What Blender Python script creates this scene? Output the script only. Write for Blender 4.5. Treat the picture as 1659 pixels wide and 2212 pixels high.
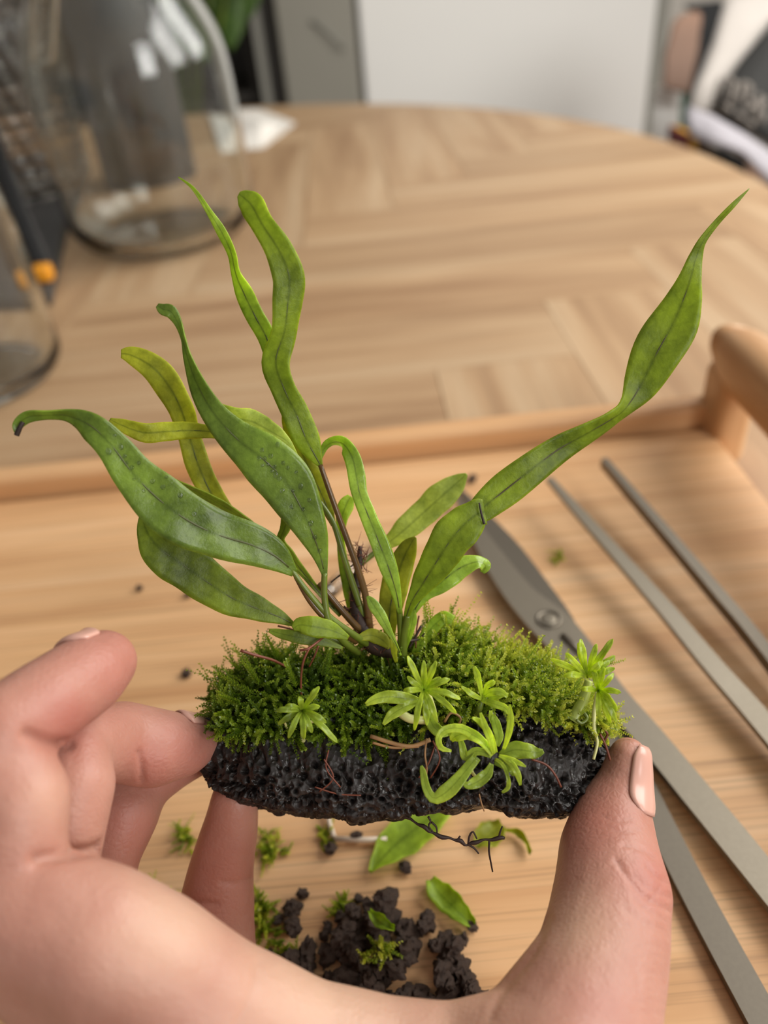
import bpy, bmesh, math, random
import numpy as np
from mathutils import Vector, Matrix, noise, kdtree

for o in list(bpy.data.objects):
    bpy.data.objects.remove(o)
SC = bpy.context.scene
COL = SC.collection
random.seed(7)
RNG = np.random.default_rng(11)

# ------------------------------------------------------------------ camera
FPX = 1662.0
PITCH, ROLL, CAMH = math.radians(37.0), math.radians(6.0), 0.205
_R0, _U0 = Vector((1, 0, 0)), Vector((0, math.sin(PITCH), math.cos(PITCH)))
CF = Vector((0, math.cos(PITCH), -math.sin(PITCH)))
CR = _R0 * math.cos(ROLL) - _U0 * math.sin(ROLL)
CU = _R0 * math.sin(ROLL) + _U0 * math.cos(ROLL)
CC = Vector((0, 0, CAMH))
cam = bpy.data.cameras.new('camera')
cam.sensor_fit = 'VERTICAL'
cam.sensor_height = 34.6
cam.lens = 26.0
cam.clip_start = 0.01
cam.clip_end = 30
cam.dof.use_dof = True
cam.dof.focus_distance = 0.150
cam.dof.aperture_fstop = 8.6
camo = bpy.data.objects.new('camera', cam)
m = Matrix((CR, CU, -CF)).transposed().to_4x4()
m.translation = CC
camo.matrix_world = m
COL.objects.link(camo)
SC.camera = camo

# ------------------------------------------------------------------ light and exposure
SC.view_settings.view_transform = 'Standard'
SC.view_settings.look = 'None'
SC.view_settings.gamma = 1.0
SC.view_settings.use_curve_mapping = False
SC.view_settings.exposure = 0.12
W = bpy.data.worlds.new('world')
SC.world = W
W.use_nodes = True
bg = W.node_tree.nodes['Background']
bg.inputs[0].default_value = (1.0, 0.975, 0.94, 1)
bg.inputs[1].default_value = 0.35


def area(name, loc, target, sx, sy, power, col):
    L = bpy.data.lights.new(name, 'AREA')
    L.shape = 'RECTANGLE'
    L.size, L.size_y, L.energy, L.color = sx, sy, power, col
    o = bpy.data.objects.new(name, L)
    o.location = loc
    d = Vector(target) - Vector(loc)
    o.rotation_euler = d.to_track_quat('-Z', 'Y').to_euler()
    COL.objects.link(o)
    return o


# daylight of the room's windows, on the right-hand side of the table
area('window_daylight', (1.05, 0.95, 0.75), (0.0, 0.40, 0.0), 0.55, 0.9, 11.5, (1.0, 0.975, 0.93))
area('window_daylight', (1.05, 0.25, 0.75), (0.0, 0.25, 0.0), 0.55, 0.9, 11.5, (1.0, 0.975, 0.93))
# the next window of the same wall, behind the photographer
area('window_daylight', (1.35, -1.35, 1.05), (0.2, 1.6, 0.0), 0.8, 1.2, 25, (1.0, 0.98, 0.95))


# ------------------------------------------------------------------ helpers
def ray(x, y):
    return CF + CR * ((x - 829.5) / FPX) - CU * ((y - 1106.0) / FPX)


def P(x, y, d):
    """pixel of the photograph at a distance d along the lens axis"""
    return CC + ray(x, y) * d


def PZ(x, y, z):
    """pixel of the photograph on the level z"""
    r = ray(x, y)
    return CC + r * ((z - CAMH) / r.z)


def PY(x, y, Y):
    r = ray(x, y)
    return CC + r * (Y / r.y)


def lin(c):
    r = []
    for v in c:
        v /= 255.0
        r.append(v / 12.92 if v <= .04045 else ((v + .055) / 1.055) ** 2.4)
    return (*r, 1.0)


def link(o, parent=None):
    COL.objects.link(o)
    if parent is not None:
        o.parent = parent
    return o


def shade(me, on=True):
    me.polygons.foreach_set('use_smooth', [on] * len(me.polygons))


def mesh(name, v, f, mat, parent=None, smooth=True, uv=None):
    me = bpy.data.meshes.new(name)
    me.from_pydata([tuple(p) for p in v], [], f)
    me.update()
    if uv is not None:
        L = me.uv_layers.new(name='UVMap')
        for lp in me.loops:
            L.data[lp.index].uv = uv[lp.vertex_index]
    me.materials.append(mat)
    shade(me, smooth)
    return link(bpy.data.objects.new(name, me), parent)


def bobj(name, bm, mat, parent=None, smooth=True):
    me = bpy.data.meshes.new(name)
    bmesh.ops.recalc_face_normals(bm, faces=bm.faces)
    bm.to_mesh(me)
    bm.free()
    me.materials.append(mat)
    shade(me, smooth)
    return link(bpy.data.objects.new(name, me), parent)


def empty(name, loc=(0, 0, 0)):
    o = bpy.data.objects.new(name, None)
    o.empty_display_size = .01
    o.location = loc
    return link(o)


def keep(child, parent):
    """parent a mesh that is written in world coordinates"""
    child.parent = parent
    child.matrix_parent_inverse = Matrix.Translation(parent.location).inverted()
    return child


def tag(o, label, cat, group=None, kind=None):
    o['label'] = label
    if cat:
        o['category'] = cat
    if group:
        o['group'] = group
    if kind:
        o['kind'] = kind
    return o


def box_bm(a, b, bev=0.0, seg=2):
    bm = bmesh.new()
    a, b = Vector(a), Vector(b)
    bmesh.ops.create_cube(bm, size=1)
    for v in bm.verts:
        v.co = Vector([(a[i] + b[i]) / 2 + v.co[i] * abs(b[i] - a[i]) for i in range(3)])
    if bev:
        bmesh.ops.bevel(bm, geom=bm.edges[:], offset=bev, segments=seg, affect='EDGES', profile=.5)
    return bm


def cat_rom(pts, n):
    """smooth resampling of rows of numbers"""
    p = np.array(pts, float)
    k = len(p)
    out = []
    for t in np.linspace(0, k - 1 - 1e-9, n):
        i = int(t)
        u = t - i
        p0, p1, p2, p3 = p[max(i - 1, 0)], p[i], p[min(i + 1, k - 1)], p[min(i + 2, k - 1)]
        out.append(.5 * ((2 * p1) + (-p0 + p2) * u + (2 * p0 - 5 * p1 + 4 * p2 - p3) * u * u + (-p0 + 3 * p1 - 3 * p2 + p3) * u ** 3))
    return np.array(out)


def tube_data(pts, rad, ns=6, v=None, f=None):
    """closed tube along world points"""
    v = [] if v is None else v
    f = [] if f is None else f
    pts = [Vector(p) for p in pts]
    n = len(pts)
    base = len(v)
    ref = Vector((.31, .2, .93))
    for i, p in enumerate(pts):
        t = (pts[min(i + 1, n - 1)] - pts[max(i - 1, 0)]).normalized()
        a = t.cross(ref)
        if a.length < 1e-3:
            a = t.cross(Vector((1, 0, 0)))
        a.normalize()
        b = t.cross(a)
        r = rad[i] if hasattr(rad, '__len__') else rad
        for k in range(ns):
            q = 2 * math.pi * k / ns
            v.append(p + a * (r * math.cos(q)) + b * (r * math.sin(q)))
    for i in range(n - 1):
        for k in range(ns):
            a0 = base + i * ns + k
            b0 = base + i * ns + (k + 1) % ns
            f.append((a0, b0, b0 + ns, a0 + ns))
    f.append(tuple(base + k for k in range(ns))[::-1])
    f.append(tuple(base + (n - 1) * ns + k for k in range(ns)))
    return v, f


def tube(name, pts, rad, mat, parent=None, ns=6):
    v, f = tube_data(pts, rad, ns)
    return mesh(name, v, f, mat, parent)


def lathe(name, prof, mat, loc, parent=None, ns=64, ripple=None):
    v, f = [], []
    n = len(prof)
    for i, (r, z) in enumerate(prof):
        for k in range(ns):
            q = 2 * math.pi * k / ns
            rr = r + (ripple(q, z, i) if ripple else 0)
            v.append((loc[0] + rr * math.cos(q), loc[1] + rr * math.sin(q), loc[2] + z))
    for i in range(n - 1):
        for k in range(ns):
            a, b = i * ns + k, i * ns + (k + 1) % ns
            f.append((a, b, b + ns, a + ns))
    return mesh(name, v, f, mat, parent)


# ------------------------------------------------------------------ materials
def new_mat(name):
    mt = bpy.data.materials.new(name)
    mt.use_nodes = True
    nt = mt.node_tree
    return mt, nt, nt.nodes['Principled BSDF']


def N(nt, kind, **kw):
    n = nt.nodes.new(kind)
    for k, v in kw.items():
        if k in n.inputs:
            n.inputs[k].default_value = v
        else:
            setattr(n, k, v)
    return n


def ramp(nt, src, stops):
    r = nt.nodes.new('ShaderNodeValToRGB')
    e = r.color_ramp.elements
    while len(e) < len(stops):
        e.new(.5)
    for i, (p, c) in enumerate(stops):
        e[i].position = p
        e[i].color = c
    nt.links.new(src, r.inputs[0])
    return r


def plain(name, col, rough=.5, metal=0, scale=40, var=.12, bump=0.0, spec=.5):
    mt, nt, b = new_mat(name)
    tc = N(nt, 'ShaderNodeTexCoord')
    no = N(nt, 'ShaderNodeTexNoise', Scale=scale, Detail=4.0)
    nt.links.new(tc.outputs['Object'], no.inputs['Vector'])
    c = lin(col)
    r = ramp(nt, no.outputs['Fac'], [(.25, tuple(v * (1 - var) for v in c[:3]) + (1,)), (.75, tuple(min(1, v * (1 + var)) for v in c[:3]) + (1,))])
    nt.links.new(r.outputs[0], b.inputs['Base Color'])
    b.inputs['Roughness'].default_value = rough
    b.inputs['Metallic'].default_value = metal
    b.inputs['Specular IOR Level'].default_value = spec
    if bump:
        bp = N(nt, 'ShaderNodeBump', Strength=bump, Distance=.001)
        nt.links.new(no.outputs['Fac'], bp.inputs['Height'])
        nt.links.new(bp.outputs[0], b.inputs['Normal'])
    return mt


def wood(name, c1, c2, c3, along=3.0, across=60.0, rough=.5, fine=1.0, pores=.25, spread=.09):
    """grain follows the UV of each piece, u along the piece in metres"""
    mt, nt, b = new_mat(name)
    uv = N(nt, 'ShaderNodeUVMap')
    mp = N(nt, 'ShaderNodeMapping')
    mp.inputs['Scale'].default_value = (along, across, 1)
    nt.links.new(uv.outputs[0], mp.inputs[0])
    n1 = N(nt, 'ShaderNodeTexNoise', Scale=1.0, Detail=5.0, Roughness=.6, Distortion=.4)
    nt.links.new(mp.outputs[0], n1.inputs['Vector'])
    r = ramp(nt, n1.outputs['Fac'], [(.28, lin(c1)), (.5, lin(c2)), (.74, lin(c3))])
    mp2 = N(nt, 'ShaderNodeMapping')
    mp2.inputs['Scale'].default_value = (along * 4, across * 14 * fine, 1)
    nt.links.new(uv.outputs[0], mp2.inputs[0])
    n2 = N(nt, 'ShaderNodeTexNoise', Scale=1.0, Detail=3.0)
    nt.links.new(mp2.outputs[0], n2.inputs['Vector'])
    r2 = ramp(nt, n2.outputs['Fac'], [(.33, (1 - pores, 1 - pores, 1 - pores, 1)), (.5, (1, 1, 1, 1))])
    mx = N(nt, 'ShaderNodeMix', data_type='RGBA', blend_type='MULTIPLY')
    mx.inputs[0].default_value = 1
    nt.links.new(r.outputs[0], mx.inputs[6])
    nt.links.new(r2.outputs[0], mx.inputs[7])
    oi = N(nt, 'ShaderNodeObjectInfo')
    hs = N(nt, 'ShaderNodeHueSaturation')
    mr = N(nt, 'ShaderNodeMapRange')
    mr.inputs['To Min'].default_value = 1 - spread
    mr.inputs['To Max'].default_value = 1 + spread
    nt.links.new(oi.outputs['Random'], mr.inputs[0])
    nt.links.new(mr.outputs[0], hs.inputs['Value'])
    nt.links.new(mx.outputs[2], hs.inputs['Color'])
    nt.links.new(hs.outputs[0], b.inputs['Base Color'])
    b.inputs['Roughness'].default_value = rough
    bp = N(nt, 'ShaderNodeBump', Strength=.15, Distance=.0004)
    nt.links.new(n2.outputs['Fac'], bp.inputs['Height'])
    nt.links.new(bp.outputs[0], b.inputs['Normal'])
    return mt


def leaf_mat(name, dark, light, trans, rough=.42, coat=.0, tr=.45):
    mt, nt, b = new_mat(name)
    uv = N(nt, 'ShaderNodeUVMap')
    tc = N(nt, 'ShaderNodeTexCoord')
    n1 = N(nt, 'ShaderNodeTexNoise', Scale=90.0, Detail=6.0, Roughness=.7)
    nt.links.new(tc.outputs['Object'], n1.inputs['Vector'])
    r = ramp(nt, n1.outputs['Fac'], [(.32, lin(tuple(c * .88 for c in dark))), (.68, lin(tuple(min(255, c * 1.08) for c in light)))])
    # darker vein net and pigment along the midrib
    sx = N(nt, 'ShaderNodeSeparateXYZ')
    nt.links.new(uv.outputs[0], sx.inputs[0])
    vo = N(nt, 'ShaderNodeTexVoronoi', feature='DISTANCE_TO_EDGE', Scale=420.0)
    nt.links.new(tc.outputs['Object'], vo.inputs['Vector'])
    rv = ramp(nt, vo.outputs['Distance'], [(.0, (.72, .76, .6, 1)), (.16, (1, 1, 1, 1))])
    mx = N(nt, 'ShaderNodeMix', data_type='RGBA', blend_type='MULTIPLY')
    mx.inputs[0].default_value = .35
    nt.links.new(r.outputs[0], mx.inputs[6])
    nt.links.new(rv.outputs[0], mx.inputs[7])
    rm = ramp(nt, sx.outputs['X'], [(.0, (1.5, 1.35, 1.1, 1)), (.05, (1, 1, 1, 1)), (.43, (1, 1, 1, 1)), (.5, (.6, .64, .5, 1)), (.57, (1, 1, 1, 1)), (.95, (1, 1, 1, 1)), (1, (1.5, 1.35, 1.1, 1))])
    m2 = N(nt, 'ShaderNodeMix', data_type='RGBA', blend_type='MULTIPLY')
    m2.inputs[0].default_value = .8
    nt.links.new(mx.outputs[2], m2.inputs[6])
    nt.links.new(rm.outputs[0], m2.inputs[7])
    nt.links.new(m2.outputs[2], b.inputs['Base Color'])
    b.inputs['Roughness'].default_value = rough
    b.inputs['Specular IOR Level'].default_value = .35
    b.inputs['Coat Weight'].default_value = coat
    b.inputs['Coat Roughness'].default_value = .12
    bp = N(nt, 'ShaderNodeBump', Strength=.6, Distance=.0008)
    nt.links.new(n1.outputs['Fac'], bp.inputs['Height'])
    nt.links.new(bp.outputs[0], b.inputs['Normal'])
    tl = N(nt, 'ShaderNodeBsdfTranslucent')
    m3 = N(nt, 'ShaderNodeMix', data_type='RGBA', blend_type='MULTIPLY')
    m3.inputs[0].default_value = 1
    nt.links.new(m2.outputs[2], m3.inputs[6])
    m3.inputs[7].default_value = trans
    nt.links.new(m3.outputs[2], tl.inputs[0])
    ms = N(nt, 'ShaderNodeMixShader')
    ms.inputs[0].default_value = tr
    nt.links.new(b.outputs[0], ms.inputs[1])
    nt.links.new(tl.outputs[0], ms.inputs[2])
    nt.links.new(ms.outputs[0], nt.nodes['Material Output'].inputs[0])
    return mt


M = {}
M['oak'] = wood('oak', (150, 114, 80), (180, 146, 109), (200, 172, 137), 2.2, 26, .5, 1.0, .12, .05)
M['bamboo'] = wood('bamboo', (190, 140, 94), (214, 168, 120), (228, 188, 144), 3.0, 60, .45, 1.2, .26, .05)
M['bamboo_dark'] = wood('bamboo_rim', (184, 130, 84), (208, 160, 112), (224, 182, 136), 3.0, 40, .45, 1.2, .14)
LT = (2.1, 2.1, 1.0, 1)
M['leaf'] = leaf_mat('fern_leaf', (110, 130, 26), (148, 166, 48), LT)
M['leaf_dark'] = leaf_mat('fern_leaf_dark', (98, 116, 26), (134, 152, 44), LT, tr=.38)
M['leaf_olive'] = leaf_mat('fern_leaf_olive', (134, 140, 30), (168, 174, 54), LT)
M['leaf_bright'] = leaf_mat('fern_leaf_bright', (126, 154, 34), (164, 186, 60), LT)
M['leaf_pale'] = leaf_mat('fern_leaf_pale', (140, 160, 62), (180, 192, 96), LT)
M['leaf_wet'] = leaf_mat('fern_leaf_wet', (92, 116, 34), (126, 150, 54), LT, .34, .22, .34)
M['leaf_wet_bright'] = leaf_mat('fern_leaf_wet_bright', (126, 156, 44), (166, 190, 76), LT, .3, .6, .4)
M['rosette'] = leaf_mat('rosette_leaf', (150, 172, 48), (196, 208, 84), LT, .3, .2, .45)
M['rosette_deep'] = leaf_mat('rosette_leaf_deep', (128, 152, 44), (170, 186, 72), LT, .3, .2, .45)
M['midrib'] = plain('midrib', (70, 76, 26), .5)
M['midrib_brown'] = plain('midrib_brown', (60, 46, 22), .5)
M['stalk'] = plain('leaf_stalk', (98, 112, 36), .35, scale=200, var=.3)
M['stalk_brown'] = plain('leaf_stalk_brown', (92, 66, 34), .25, scale=200, var=.3)
M['green_stem'] = plain('green_stem', (164, 176, 84), .35, scale=200)
M['pale_stem'] = plain('pale_stem', (196, 196, 130), .3, scale=200)
M['root'] = plain('root', (52, 34, 28), .6, scale=300, var=.3)
M['root_red'] = plain('root_red', (108, 54, 34), .5, scale=300, var=.3)
M['root_pale'] = plain('root_pale', (150, 112, 72), .5, scale=300, var=.3)
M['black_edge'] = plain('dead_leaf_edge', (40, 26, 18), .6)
M['steel'] = plain('steel', (146, 137, 122), .45, .92, 900, .05)
M['steel_dark'] = plain('steel_dark', (124, 116, 104), .45, .92, 900, .05)
M['white_paint'] = plain('white_paint', (248, 246, 240), .45, scale=3, var=.02)
M['grey_paint'] = plain('grey_paint', (150, 146, 134), .5, scale=4, var=.04)
M['grey_strip'] = plain('grey_strip', (150, 148, 138), .5, scale=4, var=.05)
M['dark_paint'] = plain('dark_paint', (58, 54, 48), .5, scale=4, var=.1)
M['wall'] = plain('wall_plaster', (226, 220, 210), .8, scale=8, var=.03)
M['added_wall_dark'] = plain('added_wall_dark', (120, 112, 100), .8, scale=8, var=.05)
M['floor'] = plain('floor_boards', (120, 96, 72), .5, scale=6, var=.2)
M['slate'] = plain('slate', (66, 64, 62), .6, scale=60, var=.12)
M['black'] = plain('black_plastic', (16, 16, 16), .75, scale=60, var=.2)
M['dark_fabric'] = plain('dark_fabric', (48, 47, 45), .85, scale=200, var=.2)
M['bag'] = plain('bag_cloth', (200, 192, 184), .8, scale=120, var=.06)
M['bag_print'] = plain('bag_print', (128, 120, 112), .8, scale=120, var=.1)
M['chair_wood'] = plain('chair_wood', (160, 122, 98), .5, scale=20, var=.12)
M['paper'] = plain('paper', (240, 234, 224), .8, scale=60, var=.02)
M['strip'] = plain('pale_strip', (206, 190, 170), .5, scale=60, var=.05)
M['orange'] = plain('orange_plastic', (226, 150, 34), .4)
M['yellow'] = plain('yellow_card', (226, 170, 50), .6)
M['red'] = plain('red_card', (130, 40, 44), .6)
M['green_card'] = plain('green_card', (90, 130, 108), .6)
M['brown_card'] = plain('brown_card', (92, 72, 54), .6)
M['lavender'] = plain('lavender_cloth', (172, 167, 172), .8, scale=80, var=.05)
M['houseplant'] = leaf_mat('houseplant_leaf', (62, 92, 34), (96, 124, 56), LT, .4)
M['wire'] = plain('wire', (196, 192, 184), .25, .95)
M['rubber'] = plain('rubber_seal', (190, 110, 80), .5)


def glass_mat(name, col, ior=1.45):
    mt, nt, b = new_mat(name)
    tc = N(nt, 'ShaderNodeTexCoord')
    no = N(nt, 'ShaderNodeTexNoise', Scale=18.0, Detail=1.0)
    nt.links.new(tc.outputs['Object'], no.inputs['Vector'])
    bp = N(nt, 'ShaderNodeBump', Strength=.05, Distance=.004)
    nt.links.new(no.outputs['Fac'], bp.inputs['Height'])
    nt.links.new(bp.outputs[0], b.inputs['Normal'])
    b.inputs['Base Color'].default_value = col
    b.inputs['Roughness'].default_value = .015
    b.inputs['IOR'].default_value = ior
    b.inputs['Transmission Weight'].default_value = 1
    return mt


M['glass'] = glass_mat('jar_glass', (.93, .95, .93, 1))
M['ribbed_glass'] = glass_mat('ribbed_glass', (.86, .84, .80, 1))
M['ribbed_glass'].node_tree.nodes['Principled BSDF'].inputs['Roughness'].default_value = .12


def rock_mat():
    mt, nt, b = new_mat('lava_rock')
    tc = N(nt, 'ShaderNodeTexCoord')
    n1 = N(nt, 'ShaderNodeTexNoise', Scale=90.0, Detail=6.0, Roughness=.7)
    nt.links.new(tc.outputs['Object'], n1.inputs['Vector'])
    r = ramp(nt, n1.outputs['Fac'], [(.3, lin((24, 20, 18))), (.62, lin((40, 34, 31))), (.8, lin((58, 49, 44)))])
    nt.links.new(r.outputs[0], b.inputs['Base Color'])
    n2 = N(nt, 'ShaderNodeTexNoise', Scale=420.0, Detail=3.0)
    nt.links.new(tc.outputs['Object'], n2.inputs['Vector'])
    rr = ramp(nt, n2.outputs['Fac'], [(.35, (.22, .22, .22, 1)), (.6, (.7, .7, .7, 1))])
    nt.links.new(rr.outputs[0], b.inputs['Roughness'])
    vo = N(nt, 'ShaderNodeTexVoronoi', Scale=900.0)
    nt.links.new(tc.outputs['Object'], vo.inputs['Vector'])
    bp = N(nt, 'ShaderNodeBump', Strength=.7, Distance=.0005)
    nt.links.new(vo.outputs['Distance'], bp.inputs['Height'])
    nt.links.new(bp.outputs[0], b.inputs['Normal'])
    b.inputs['Specular IOR Level'].default_value = .45
    return mt


M['rock'] = rock_mat()
M['soil'] = plain('aquasoil', (98, 75, 60), .6, scale=1400, var=.55, bump=1.0)


def skin_mat():
    mt, nt, b = new_mat('skin')
    tc = N(nt, 'ShaderNodeTexCoord')
    at = N(nt, 'ShaderNodeAttribute', attribute_name='flush')
    n1 = N(nt, 'ShaderNodeTexNoise', Scale=55.0, Detail=4.0, Roughness=.6)
    nt.links.new(tc.outputs['Object'], n1.inputs['Vector'])
    r = ramp(nt, n1.outputs['Fac'], [(.3, lin((170, 118, 101))), (.7, lin((184, 137, 120)))])
    mx = N(nt, 'ShaderNodeMix', data_type='RGBA')
    nt.links.new(at.outputs['Fac'], mx.inputs[0])
    nt.links.new(r.outputs[0], mx.inputs[6])
    mx.inputs[7].default_value = lin((168, 98, 87))
    at2 = N(nt, 'ShaderNodeAttribute', attribute_name='pale')
    mp_ = N(nt, 'ShaderNodeMix', data_type='RGBA')
    nt.links.new(at2.outputs['Fac'], mp_.inputs[0])
    nt.links.new(mx.outputs[2], mp_.inputs[6])
    mp_.inputs[7].default_value = lin((212, 176, 150))
    nt.links.new(mp_.outputs[2], b.inputs['Base Color'])
    b.inputs['Subsurface Weight'].default_value = .35
    b.inputs['Subsurface Radius'].default_value = (1.0, .35, .2)
    b.inputs['Subsurface Scale'].default_value = .004
    b.inputs['Roughness'].default_value = .46
    b.inputs['Specular IOR Level'].default_value = .35
    # fine skin lines
    v1 = N(nt, 'ShaderNodeTexVoronoi', Scale=900.0, feature='DISTANCE_TO_EDGE')
    nt.links.new(tc.outputs['Object'], v1.inputs['Vector'])
    n2 = N(nt, 'ShaderNodeTexNoise', Scale=350.0, Detail=4.0)
    nt.links.new(tc.outputs['Object'], n2.inputs['Vector'])
    ad = N(nt, 'ShaderNodeMath', operation='MULTIPLY_ADD')
    nt.links.new(v1.outputs['Distance'], ad.inputs[0])
    ad.inputs[1].default_value = .5
    nt.links.new(n2.outputs['Fac'], ad.inputs[2])
    bp = N(nt, 'ShaderNodeBump', Strength=.4, Distance=.0005)
    nt.links.new(ad.outputs[0], bp.inputs['Height'])
    nt.links.new(bp.outputs[0], b.inputs['Normal'])
    return mt


M['skin'] = skin_mat()
M['nail'] = plain('nail', (206, 158, 142), .25, scale=100, var=.05)


def moss_mat():
    mt, nt, b = new_mat('moss')
    at = N(nt, 'ShaderNodeAttribute', attribute_name='tint')
    r = ramp(nt, at.outputs['Fac'], [(0, lin((54, 76, 20))), (.4, lin((90, 114, 32))), (.75, lin((134, 154, 48))), (1, lin((178, 182, 78)))])
    nt.links.new(r.outputs[0], b.inputs['Base Color'])
    b.inputs['Roughness'].default_value = .3
    tl = N(nt, 'ShaderNodeBsdfTranslucent')
    mm = N(nt, 'ShaderNodeMix', data_type='RGBA', blend_type='MULTIPLY')
    mm.inputs[0].default_value = 1
    nt.links.new(r.outputs[0], mm.inputs[6])
    mm.inputs[7].default_value = (1.9, 1.9, 1.0, 1)
    nt.links.new(mm.outputs[2], tl.inputs[0])
    ms = N(nt, 'ShaderNodeMixShader')
    ms.inputs[0].default_value = .45
    nt.links.new(b.outputs[0], ms.inputs[1])
    nt.links.new(tl.outputs[0], ms.inputs[2])
    nt.links.new(ms.outputs[0], nt.nodes['Material Output'].inputs[0])
    return mt


M['moss'] = moss_mat()
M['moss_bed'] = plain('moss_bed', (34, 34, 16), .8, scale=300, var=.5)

# ------------------------------------------------------------------ room
FLOOR = -.74
BACKY = 2.45
o = bobj('floor', box_bm((-2.6, -1.2, FLOOR - .05), (2.6, BACKY, FLOOR)), M['floor'], smooth=False)
tag(o, 'brown floor under the round table', None, kind='structure')
o = bobj('wall_back', box_bm((-2.6, BACKY, FLOOR), (2.6, BACKY + .1, 1.7)), M['wall'], smooth=False)
tag(o, 'off-white wall behind the cupboards', None, kind='structure')
o = bobj('wall_left_added', box_bm((-2.0, -1.2, FLOOR), (-1.9, BACKY, 1.7)), M['added_wall_dark'], smooth=False)  # out-of-view wall, added and kept dark to cut ambient light from the left
tag(o, 'unseen dark wall added on the left to block ambient light', None, kind='structure')

# ------------------------------------------------------------------ table with herringbone planks
TC = Vector((-.311, .71, 0))
TR = .672


def oval(n=160, grow=0.0):
    out = []
    for k in range(n):
        q = 2 * math.pi * k / n
        x, y = math.cos(q) * (TR + grow), math.sin(q) * (TR + grow)
        if y < 0:
            y *= 1.5
        out.append((TC.x + x, TC.y + y))
    return out


def clip_rect(poly, x0, x1, y0, y1):
    for ax, val, sgn in ((0, x0, 1), (0, x1, -1), (1, y0, 1), (1, y1, -1)):
        res = []
        for i in range(len(poly)):
            a, b = poly[i], poly[(i + 1) % len(poly)]
            ia, ib = sgn * (a[ax] - val) >= 0, sgn * (b[ax] - val) >= 0
            if ia:
                res.append(a)
            if ia != ib:
                t = (val - a[ax]) / (b[ax] - a[ax])
                res.append((a[0] + (b[0] - a[0]) * t, a[1] + (b[1] - a[1]) * t))
        poly = res
        if len(poly) < 3:
            return []
    return poly


def slab(name, poly, z0, z1, mat, parent=None, uvdir=None, off=(0, 0), bev=0.0):
    n = len(poly)
    v = [(x, y, z0) for x, y in poly] + [(x, y, z1) for x, y in poly]
    f = [tuple(range(n))[::-1], tuple(range(n, 2 * n))]
    f += [(i, (i + 1) % n, n + (i + 1) % n, n + i) for i in range(n)]
    uv = None
    if uvdir == 'x':
        uv = [(p[0] + off[0], p[1] + off[1] + p[2]) for p in v]
    elif uvdir == 'y':
        uv = [(p[1] + off[0], p[0] + off[1] + p[2]) for p in v]
    o = mesh(name, v, f, mat, None, False, uv)
    if parent is not None:
        keep(o, parent)
    return o


table = empty('dining_table', (TC.x, TC.y, FLOOR))
tag(table, 'round oak dining table with herringbone plank top under the bamboo tray', 'table')
o = slab('table_top', oval(160, -.002), -.030, -.004, M['oak'], table, 'x')
pw = .082
pl = 5 * pw
corner = PZ(1175, 650, 0)
ov = oval(200)
for i in range(-26, 27):
    for j in range(-7, 8):
        ox, oy = corner.x - pl + i * pw + j * pl, corner.y - pw + i * pw - j * pl
        for kind, (x0, x1, y0, y1) in (('x', (ox, ox + pl, oy, oy + pw)), ('y', (ox, ox + pw, oy + pw, oy + pw + pl))):
            if x1 < TC.x - TR or x0 > TC.x + TR or y1 < TC.y - 1.1 or y0 > TC.y + TR:
                continue
            g = .00025
            pg = clip_rect(ov, x0 + g, x1 - g, y0 + g, y1 - g)
            if len(pg) >= 3:
                slab('plank', pg, -.004, random.uniform(-.0001, 0), M['oak'], table, kind, (random.uniform(0, 9), random.uniform(0, 9)))
for sx in (-1, 1):
    for sy in (-1, 1):
        cx, cy = TC.x + sx * .36, TC.y - .12 + sy * .42
        keep(tube('leg', [(cx, cy, -.03), (cx, cy, FLOOR)], [.032, .022], M['oak'], None, 12), table)

# ------------------------------------------------------------------ bamboo tray
TZ = .016            # upper side of the tray bottom
POSTX = PZ(1572, 936, TZ).x
TX1 = POSTX - .006
TY1 = PZ(800, 998, TZ).y
TX0, TY0 = -.235, -.014
tray = empty('bamboo_tray', ((TX0 + TX1) / 2, (TY0 + TY1) / 2, 0))
tag(tray, 'bamboo serving tray with a raised side handle, lying on the oak table', 'tray')
y = TY0
k = 0
while y < TY1 - .004:
    w = min(random.choice((.019, .021, .024)), TY1 - y)
    # each strip is glued from lengths
    cuts = [TX0, TX1]
    o = slab('bamboo_strip', [(TX0, y), (TX1, y), (TX1, y + w), (TX0, y + w)], .004, TZ + random.uniform(-.00003, 0), M['bamboo'], tray, 'x', (random.uniform(0, 9), random.uniform(0, 9)))
    y += w
    k += 1


def rbar(name, a, b, w, h, mat, parent, bev=.004, up=(0, 0, 1)):
    """bar with rounded edges from a to b, UV along its length"""
    a, b = Vector(a), Vector(b)
    d = b - a
    L = d.length
    t = d / L
    s = t.cross(Vector(up)).normalized()
    u = s.cross(t)
    bm = box_bm((-w / 2, 0, -h / 2), (w / 2, L, h / 2), bev, 3)
    ul = bm.loops.layers.uv.new('UVMap')
    of = random.uniform(0, 9)
    for fc in bm.faces:
        for lp in fc.loops:
            c = lp.vert.co
            lp[ul].uv = (c.y + of, c.x + c.z * 1.3 + of)
    for v in bm.verts:
        c = v.co.copy()
        v.co = a + s * c.x + t * c.y + u * c.z
    o = bobj(name, bm, mat, None, True)
    md = o.modifiers.new('wn', 'WEIGHTED_NORMAL')
    md.keep_sharp = True
    if parent is not None:
        keep(o, parent)
    return o


RW = .012
zz_ = TZ
while PZ(800, 921, zz_).y > TY1 + RW and zz_ < .05:
    zz_ += .0002
RH = zz_

for yy in (TY1 + RW / 2, TY0 - RW / 2):
    rbar('rim', (TX0, yy, .003 + RH / 2 - .0015), (TX1 + .004, yy, .003 + RH / 2 - .0015), RW, RH - .003, M['bamboo_dark'], tray, .004)
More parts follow.
